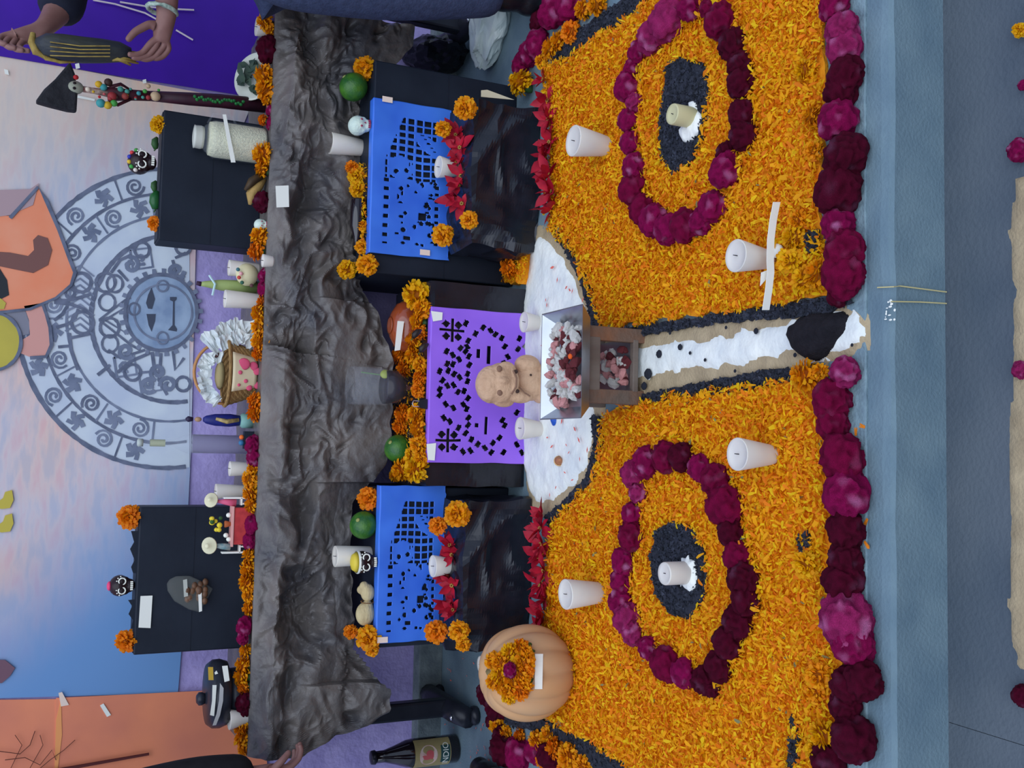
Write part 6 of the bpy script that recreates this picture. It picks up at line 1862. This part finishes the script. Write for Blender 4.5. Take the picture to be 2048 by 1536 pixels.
MB().ball((0, 0, 0), (16 * kk, 12 * kk, 12 * kk), seg=12, rings=8).build('knotted_end', mat('pale_green_film', C(196, 212, 216), None, .4), wb, W(948, 22, wb.location.y) - wb.location, smooth=True)

cr_b = MB()
for q in range(60):
    p = G(random.uniform(870, 985), random.uniform(1310, 1534), .003)
    if p.y > 3.15:
        continue
    L = random.uniform(.002, .006)
    cr_b.add([(-L, 0, 0), (0, -L * .5, .001), (L, 0, .002), (0, L * .5, .001)], [(0, 1, 2, 3)], Matrix.Translation(p) @ rotz(random.uniform(0, 6.3)))
tag(cr_b.build('petal_crumbs', mat('coral_petal', C(214, 108, 104), None, .6)), 'reddish petal crumbs strewn on the pavement round the beer bottle', 'petals', None, 'stuff')

# ------------------------------------------------------------------ people
def figure(name, V, E_, R_, m, parent, sub=2, root=0, loc=(0, 0, 0)):
    me = bpy.data.meshes.new(name)
    me.from_pydata([tuple(v) for v in V], E_, [])
    me.materials.append(m)
    o = obj(name, me, parent, loc)
    o.modifiers.new('skin', 'SKIN').use_smooth_shade = True
    for i, r in enumerate(R_):
        d = me.skin_vertices[0].data[i]
        d.radius = (r, r) if not hasattr(r, '__len__') else r
        d.use_root = i == root
    sm = o.modifiers.new('sub', 'SUBSURF')
    sm.levels = sm.render_levels = sub
    return o

class Sk:
    def __init__(s):
        s.V, s.E, s.R = [], [], []
    def v(s, p, r, frm=None):
        s.V.append(Vector(p)); s.R.append(r)
        if frm is not None:
            s.E.append((frm, len(s.V) - 1))
        return len(s.V) - 1
    def hand(s, wrist, wi, fdir, side, palm_n, curl, sc=1.0):
        """palm and five fingers growing from the wrist vertex wi; fingers curl towards palm_n"""
        f, sd, n = Vector(fdir).normalized(), Vector(side).normalized(), Vector(palm_n).normalized()
        w = Vector(wrist)
        pm = s.v(w + f * .045 * sc, (.030 * sc, .020 * sc), wi)
        for q, (off, L) in enumerate(((.026, .9), (.009, 1.0), (-.009, .95), (-.026, .75))):
            kn = w + f * .085 * sc + sd * off * sc
            a = s.v(kn, .0098 * sc, pm)
            d = f.copy()
            p_ = kn
            for seg, ang in ((.040, curl * .75), (.026, curl * 1.0), (.020, curl * .8)):
                ax = f.cross(n)
                d = (Matrix.Rotation(ang, 3, ax) @ d).normalized()
                p_ = p_ + d * seg * L * sc
                a = s.v(p_, .0085 * sc if seg > .021 else .0070 * sc, a)
        t0 = s.v(w + f * .035 * sc + sd * .034 * sc + n * .006 * sc, .012 * sc, pm)
        t1 = s.v(w + f * .062 * sc + sd * .048 * sc + n * .026 * sc, .0105 * sc, t0)
        s.v(w + f * .088 * sc + sd * .044 * sc + n * .046 * sc, .0085 * sc, t1)

M_skin = mat('brown_skin', C(140, 108, 112), C(122, 90, 94), .5, 20, 3, sss=.08)
M_jean = mat('navy_denim', C(60, 74, 116), C(46, 58, 94), .8, 60, 5, .3, 160)
M_navy = mat('navy_jacket', C(24, 30, 56), C(18, 24, 46), .8, 20, 4, .2, 40)
M_boot = mat('black_leather', (.008, .008, .011), (.014, .014, .018), .3, 20, 4, .15, 60)
M_hair = mat('black_hair', (.010, .008, .008), (.02, .016, .014), .5, 60)

def face(root, c, fwd, hair_m=M_hair, k=1.0):
    f = Vector(fwd).normalized(); up = Vector((0, 0, 1)); s = up.cross(f)
    for sg in (-1, 1):
        MB().ball(c + f * .078 * k + s * sg * .032 * k + up * .012 * k, (.0115 * k,) * 3, seg=10, rings=7).build('eye', mat('eye_white', C(210, 210, 216), None, .3), root, smooth=True)
        MB().ball(c + f * .0865 * k + s * sg * .032 * k + up * .012 * k, (.0055 * k,) * 3, seg=8, rings=6).build('pupil', M_wick, root, smooth=True)
        MB().ball(c + s * sg * .078 * k - up * .005 * k, (.014 * k, .018 * k, .030 * k), seg=10, rings=7).build('ear', M_skin, root, smooth=True)
    MB().tube([c + f * .090 * k + up * .010 * k, c + f * .112 * k - up * .022 * k, c + f * .094 * k - up * .030 * k], [.007, .012, .008], 8).build('nose', M_skin, root, smooth=True)
    MB().tube([c + f * .088 * k - up * .055 * k + s * .024 * k, c + f * .096 * k - up * .055 * k, c + f * .088 * k - up * .055 * k - s * .024 * k], [.003, .006, .003], 6).build('mouth', mat('lips', C(150, 90, 90), None, .5), root, smooth=True)
    b = MB().ball((0, 0, 0), (.092 * k, .100 * k, .108 * k), seg=20, rings=12)
    V = [v for v in b.V]
    b.V = [c + v + up * .020 * k - f * .018 * k for v in V]
    b.build('hair', hair_m, root, smooth=True)

# the visitor holding the corn bundle, at the table's end
Y1 = 2.62
pr_ = thing('person', 'person in navy jacket and jeans, both hands holding the corn bundle', 'person', (W(900, -60, Y1).x, Y1, 0))
o0 = pr_.location
def LP1(x, y, Y, dz=0):
    return W(x, y, Y) - o0
s = Sk()
hipX = W(700, -88, Y1).x - o0.x
pel = s.v((hipX, 0, .80), .08)
sp1 = s.v((hipX - .01, 0, .98), .08, pel)
ch = s.v((hipX - .03, 0, 1.18), .085, sp1)
nk = s.v((hipX - .04, 0, 1.36), .055, ch)
hd1 = s.v((hipX - .06, 0, 1.46), .085, nk)
s.v((hipX - .06, 0, 1.56), .085, hd1)
# arm holding the top of the bundle
shA = s.v((hipX - .03, .16, 1.27), .060, ch)
elA = s.v(LP1(128, 10, 2.86), .046, shA)
wrA_p = LP1(84, 62, 2.80)
wrA = s.v(wrA_p, (.026, .022), elA)
s.hand(wrA_p, wrA, LP1(20, 78, 2.78) - wrA_p, (0, .2, -1), (-.6, -.6, -.3), .95, .92)
# arm holding the lower end
shB = s.v((hipX - .02, -.17, 1.26), .060, ch)
elB = s.v(LP1(330, -70, 2.62), .042, shB)
wrB_p = LP1(335, 30, 2.66)
wrB = s.v(wrB_p, (.027, .022), elB)
s.hand(wrB_p, wrB, LP1(318, 100, 2.68) - wrB_p, (0, -.3, 1), (-.2, -.2, .9), .55, .95)
legs = []
for yy, kx, ax_ in ((-.10, -20, -24), (.07, -30, -28)):
    h = s.v((W(620, -52, Y1 + yy).x - o0.x, yy, .72), .075, pel)
    kn = s.v((W(800, kx, Y1 + yy).x - o0.x, yy, .44), .065, h)
    an = s.v((W(980, ax_, Y1 + yy).x - o0.x, yy, .09), .045, kn)
    legs.append((h, kn, an))
figure('body', s.V, s.E, s.R, M_skin, pr_, 2, pel)
face(pr_, s.V[hd1] + Vector((0, 0, .06)), (-1, -.2, -.1))
j = Sk()
a = j.v((hipX, 0, .74), (.13, .17))
b0_ = j.v((hipX, 0, .86), (.135, .18), a)
b1 = j.v((hipX - .01, 0, 1.02), (.13, .175), b0_)
c1 = j.v((hipX - .03, 0, 1.20), (.13, .18), b1)
j.v((hipX - .04, 0, 1.33), .075, c1)
a1 = j.v(s.V[shA], .078, c1)
mid = (s.V[elA] * .35 + s.V[wrA] * .65)
a2 = j.v(s.V[elA], .066, a1)
j.v(s.V[elA].lerp(s.V[wrA], .45), .058, a2)
a3 = j.v(s.V[shB], .076, c1)
j.v(s.V[shB].lerp(s.V[elB], .75), .062, a3)
figure('jacket', j.V, j.E, j.R, M_navy, pr_, 2)
t = Sk()
a = t.v((hipX + .03, 0, .80), .135)
for h, kn, an in legs:
    q = t.v(s.V[h], .118, a)
    q = t.v(s.V[kn], .088, q)
    t.v(s.V[an] + Vector((0, 0, .03)), .074, q)
figure('trousers', t.V, t.E, t.R, M_jean, pr_, 2)
for (h, kn, an), toe in zip(legs, ((1090, -40), (1075, -30))):
    A_ = s.V[an]
    tp = G(toe[0], toe[1], 0) - o0
    d = (tp - Vector((A_.x, A_.y, 0)))
    d.z = 0
    d = d.normalized() * min(d.length, .15)
    blob('boot', [((A_.x, A_.y, .14), (.058, .058, .12)), ((A_.x, A_.y, .045), (.056, .052, .05))] + [((A_.x + d.x * q, A_.y + d.y * q, .048 - .012 * q), (.060 - .012 * q, .052 - .008 * q, .046 - .010 * q)) for q in (.3, .55, .8, 1.0)], M_boot, pr_, voxel=.008, smooth=4)
MB().tube([LP1(24 + 300, 20, 2.655) + Vector((.0, .033 * math.cos(a_), 0)) + Vector((.004 * math.sin(a_), 0, .036 * math.sin(a_))) for a_ in [i * .5236 for i in range(13)]], .006, 7, cap=False).build('bracelet', mat('pale_bracelet', C(186, 208, 216), C(120, 150, 150), .4, 120), pr_, smooth=True)

# corn bundle between the hands
cbY = 2.70
co_ = thing('corn_bundle', 'dark blue corn bundle with straw coloured ends held upright in both hands', 'corn', W(170, 100, cbY))
lc = lambda x, y, Y=cbY: W(x, y, Y) - co_.location
k = mpp(co_.location)
ax_pts = [(70, 84), (90, 90), (125, 96), (165, 100), (205, 102), (240, 104), (262, 108)]
V, F = [], []
MB().tube([lc(*p) for p in ax_pts], [8 * k, 23 * k, 27 * k, 26 * k, 24 * k, 20 * k, 12 * k], 18).build('dark_cob', mat('blue_black_corn', C(32, 40, 60), C(62, 66, 64), .5, 26, 5, .5, 50, stretch=(1, 1, .3)), co_, smooth=True)
M_straw = mat('straw_yellow', C(176, 160, 92), C(120, 100, 56), .7, 30, 4, .4, 60)
MB().tube([lc(66, 66), lc(64, 84), lc(72, 104), lc(92, 116), lc(120, 124), lc(150, 124)], [5 * k, 8 * k, 8 * k, 5 * k, 3.5 * k, 2 * k], 8).build('husk_edge', M_straw, co_, smooth=True)
for q in range(9):
    y = 94 + q * 3.2
    MB().tube([lc(195 + q % 3 * 12, y + 3), lc(235, y + random.uniform(-3, 4), cbY - .012), lc(262 + q % 4 * 5, y + random.uniform(2, 12), cbY - .006)], [1.5 * k, 4 * k, 2 * k], 6).build('husk_strip', M_straw, co_, smooth=True)
for q in range(4):
    MB().tube([lc(100, 84 + q * 9, cbY - .034), lc(160, 92 + q * 7, cbY - .038), lc(220, 92 + q * 7, cbY - .034)], 1.2 * k, 5).build('straw_vein', M_straw, co_)
# pale strands hanging behind the wrist
for i, (pts, l) in enumerate((([(186, 0), (230, 8), (290, 26), (316, 40)], 'pale plastic strand crossing the violet paper above the wrist'), ([(352, 60), (386, 80)], 'short pale strand end below the wrist'), ([(240, 4), (300, 14), (344, 18), (388, 20)], 'straight pale strand crossing the wrist'))):
    tag(MB().tube([W(x, y, 3.222) for x, y in pts], .0028, 6).build('plastic_strand', mat('pale_strand', C(206, 200, 226), None, .4)), l, 'strand')

# second visitor, only a black sleeve and hand inside the frame
Y2 = 2.62
p2 = thing('person', 'person in a black sleeve with one hand at the cloth corner, mostly out of frame', 'person', (W(900, 1640, Y2).x, Y2, 0))
o2 = p2.location
s = Sk()
px = W(600, 1700, Y2).x - o2.x
pel = s.v((px, 0, .82), .08)
sp = s.v((px, 0, 1.0), .08, pel)
ch = s.v((px + .01, 0, 1.18), .085, sp)
nk = s.v((px + .02, 0, 1.36), .055, ch)
hd2 = s.v((px + .03, -.01, 1.47), .085, nk)
s.v((px + .03, -.01, 1.56), .085, hd2)
L2 = lambda x, y, Y: W(x, y, Y) - o2
shr = s.v((px + .12, .06, 1.26), .06, ch)
el2 = s.v(L2(390, 1572, 2.64), .050, shr)
w2p = L2(520, 1548, 2.64)
w2 = s.v(w2p, (.027, .022), el2)
s.hand(w2p, w2, L2(575, 1536, 2.66) - w2p, (.3, -1, 0), (1, .2, .1), .7, .92)
shl = s.v((px - .17, 0, 1.26), .06, ch)
el3 = s.v((px - .22, -.03, 1.0), .045, shl)
s.v((px - .2, -.08, .8), .028, el3)
lg = []
for sg in (-1, 1):
    h = s.v((px + sg * .09, 0, .72), .075, pel)
    kn = s.v((px + sg * .09, .01, .44), .065, h)
    an = s.v((px + sg * .09, 0, .09), .045, kn)
    lg.append((h, kn, an))
figure('body', s.V, s.E, s.R, M_skin, p2, 2, pel)
face(p2, s.V[hd2] + Vector((0, 0, .06)), (.3, 1, -.1))
M_blk = mat('black_sweater', (.007, .007, .009), (.012, .012, .015), .85, 40)
j = Sk()
a = j.v((px, 0, .74), (.17, .13))
b0_ = j.v((px, 0, .86), (.175, .13), a)
b1 = j.v((px, 0, 1.02), (.17, .13), b0_)
c1 = j.v((px + .01, 0, 1.20), (.175, .13), b1)
j.v((px + .02, 0, 1.33), .075, c1)
a1 = j.v(s.V[shr], .08, c1)
a2 = j.v(s.V[el2], .078, a1)
j.v(s.V[el2].lerp(s.V[w2], .95), .058, a2)
a3 = j.v(s.V[shl], .078, c1)
a4 = j.v(s.V[el3], .06, a3)
j.v(s.V[el3].lerp(Vector((px - .2, -.08, .8)), .8), .045, a4)
figure('sweater', j.V, j.E, j.R, M_blk, p2, 2)
t = Sk()
a = t.v((px, 0, .80), .145)
for h, kn, an in lg:
    q = t.v(s.V[h], .112, a)
    q = t.v(s.V[kn], .085, q)
    t.v(s.V[an] + Vector((0, 0, .06)), .07, q)
figure('trousers', t.V, t.E, t.R, M_navy, p2, 2)
for h, kn, an in lg:
    A_ = s.V[an]
    blob('shoe', [((A_.x, A_.y, .05), (.055, .06, .05)), ((A_.x, A_.y + .08, .04), (.05, .07, .04)), ((A_.x, A_.y + .14, .035), (.045, .05, .032))], M_boot, p2, voxel=.008)
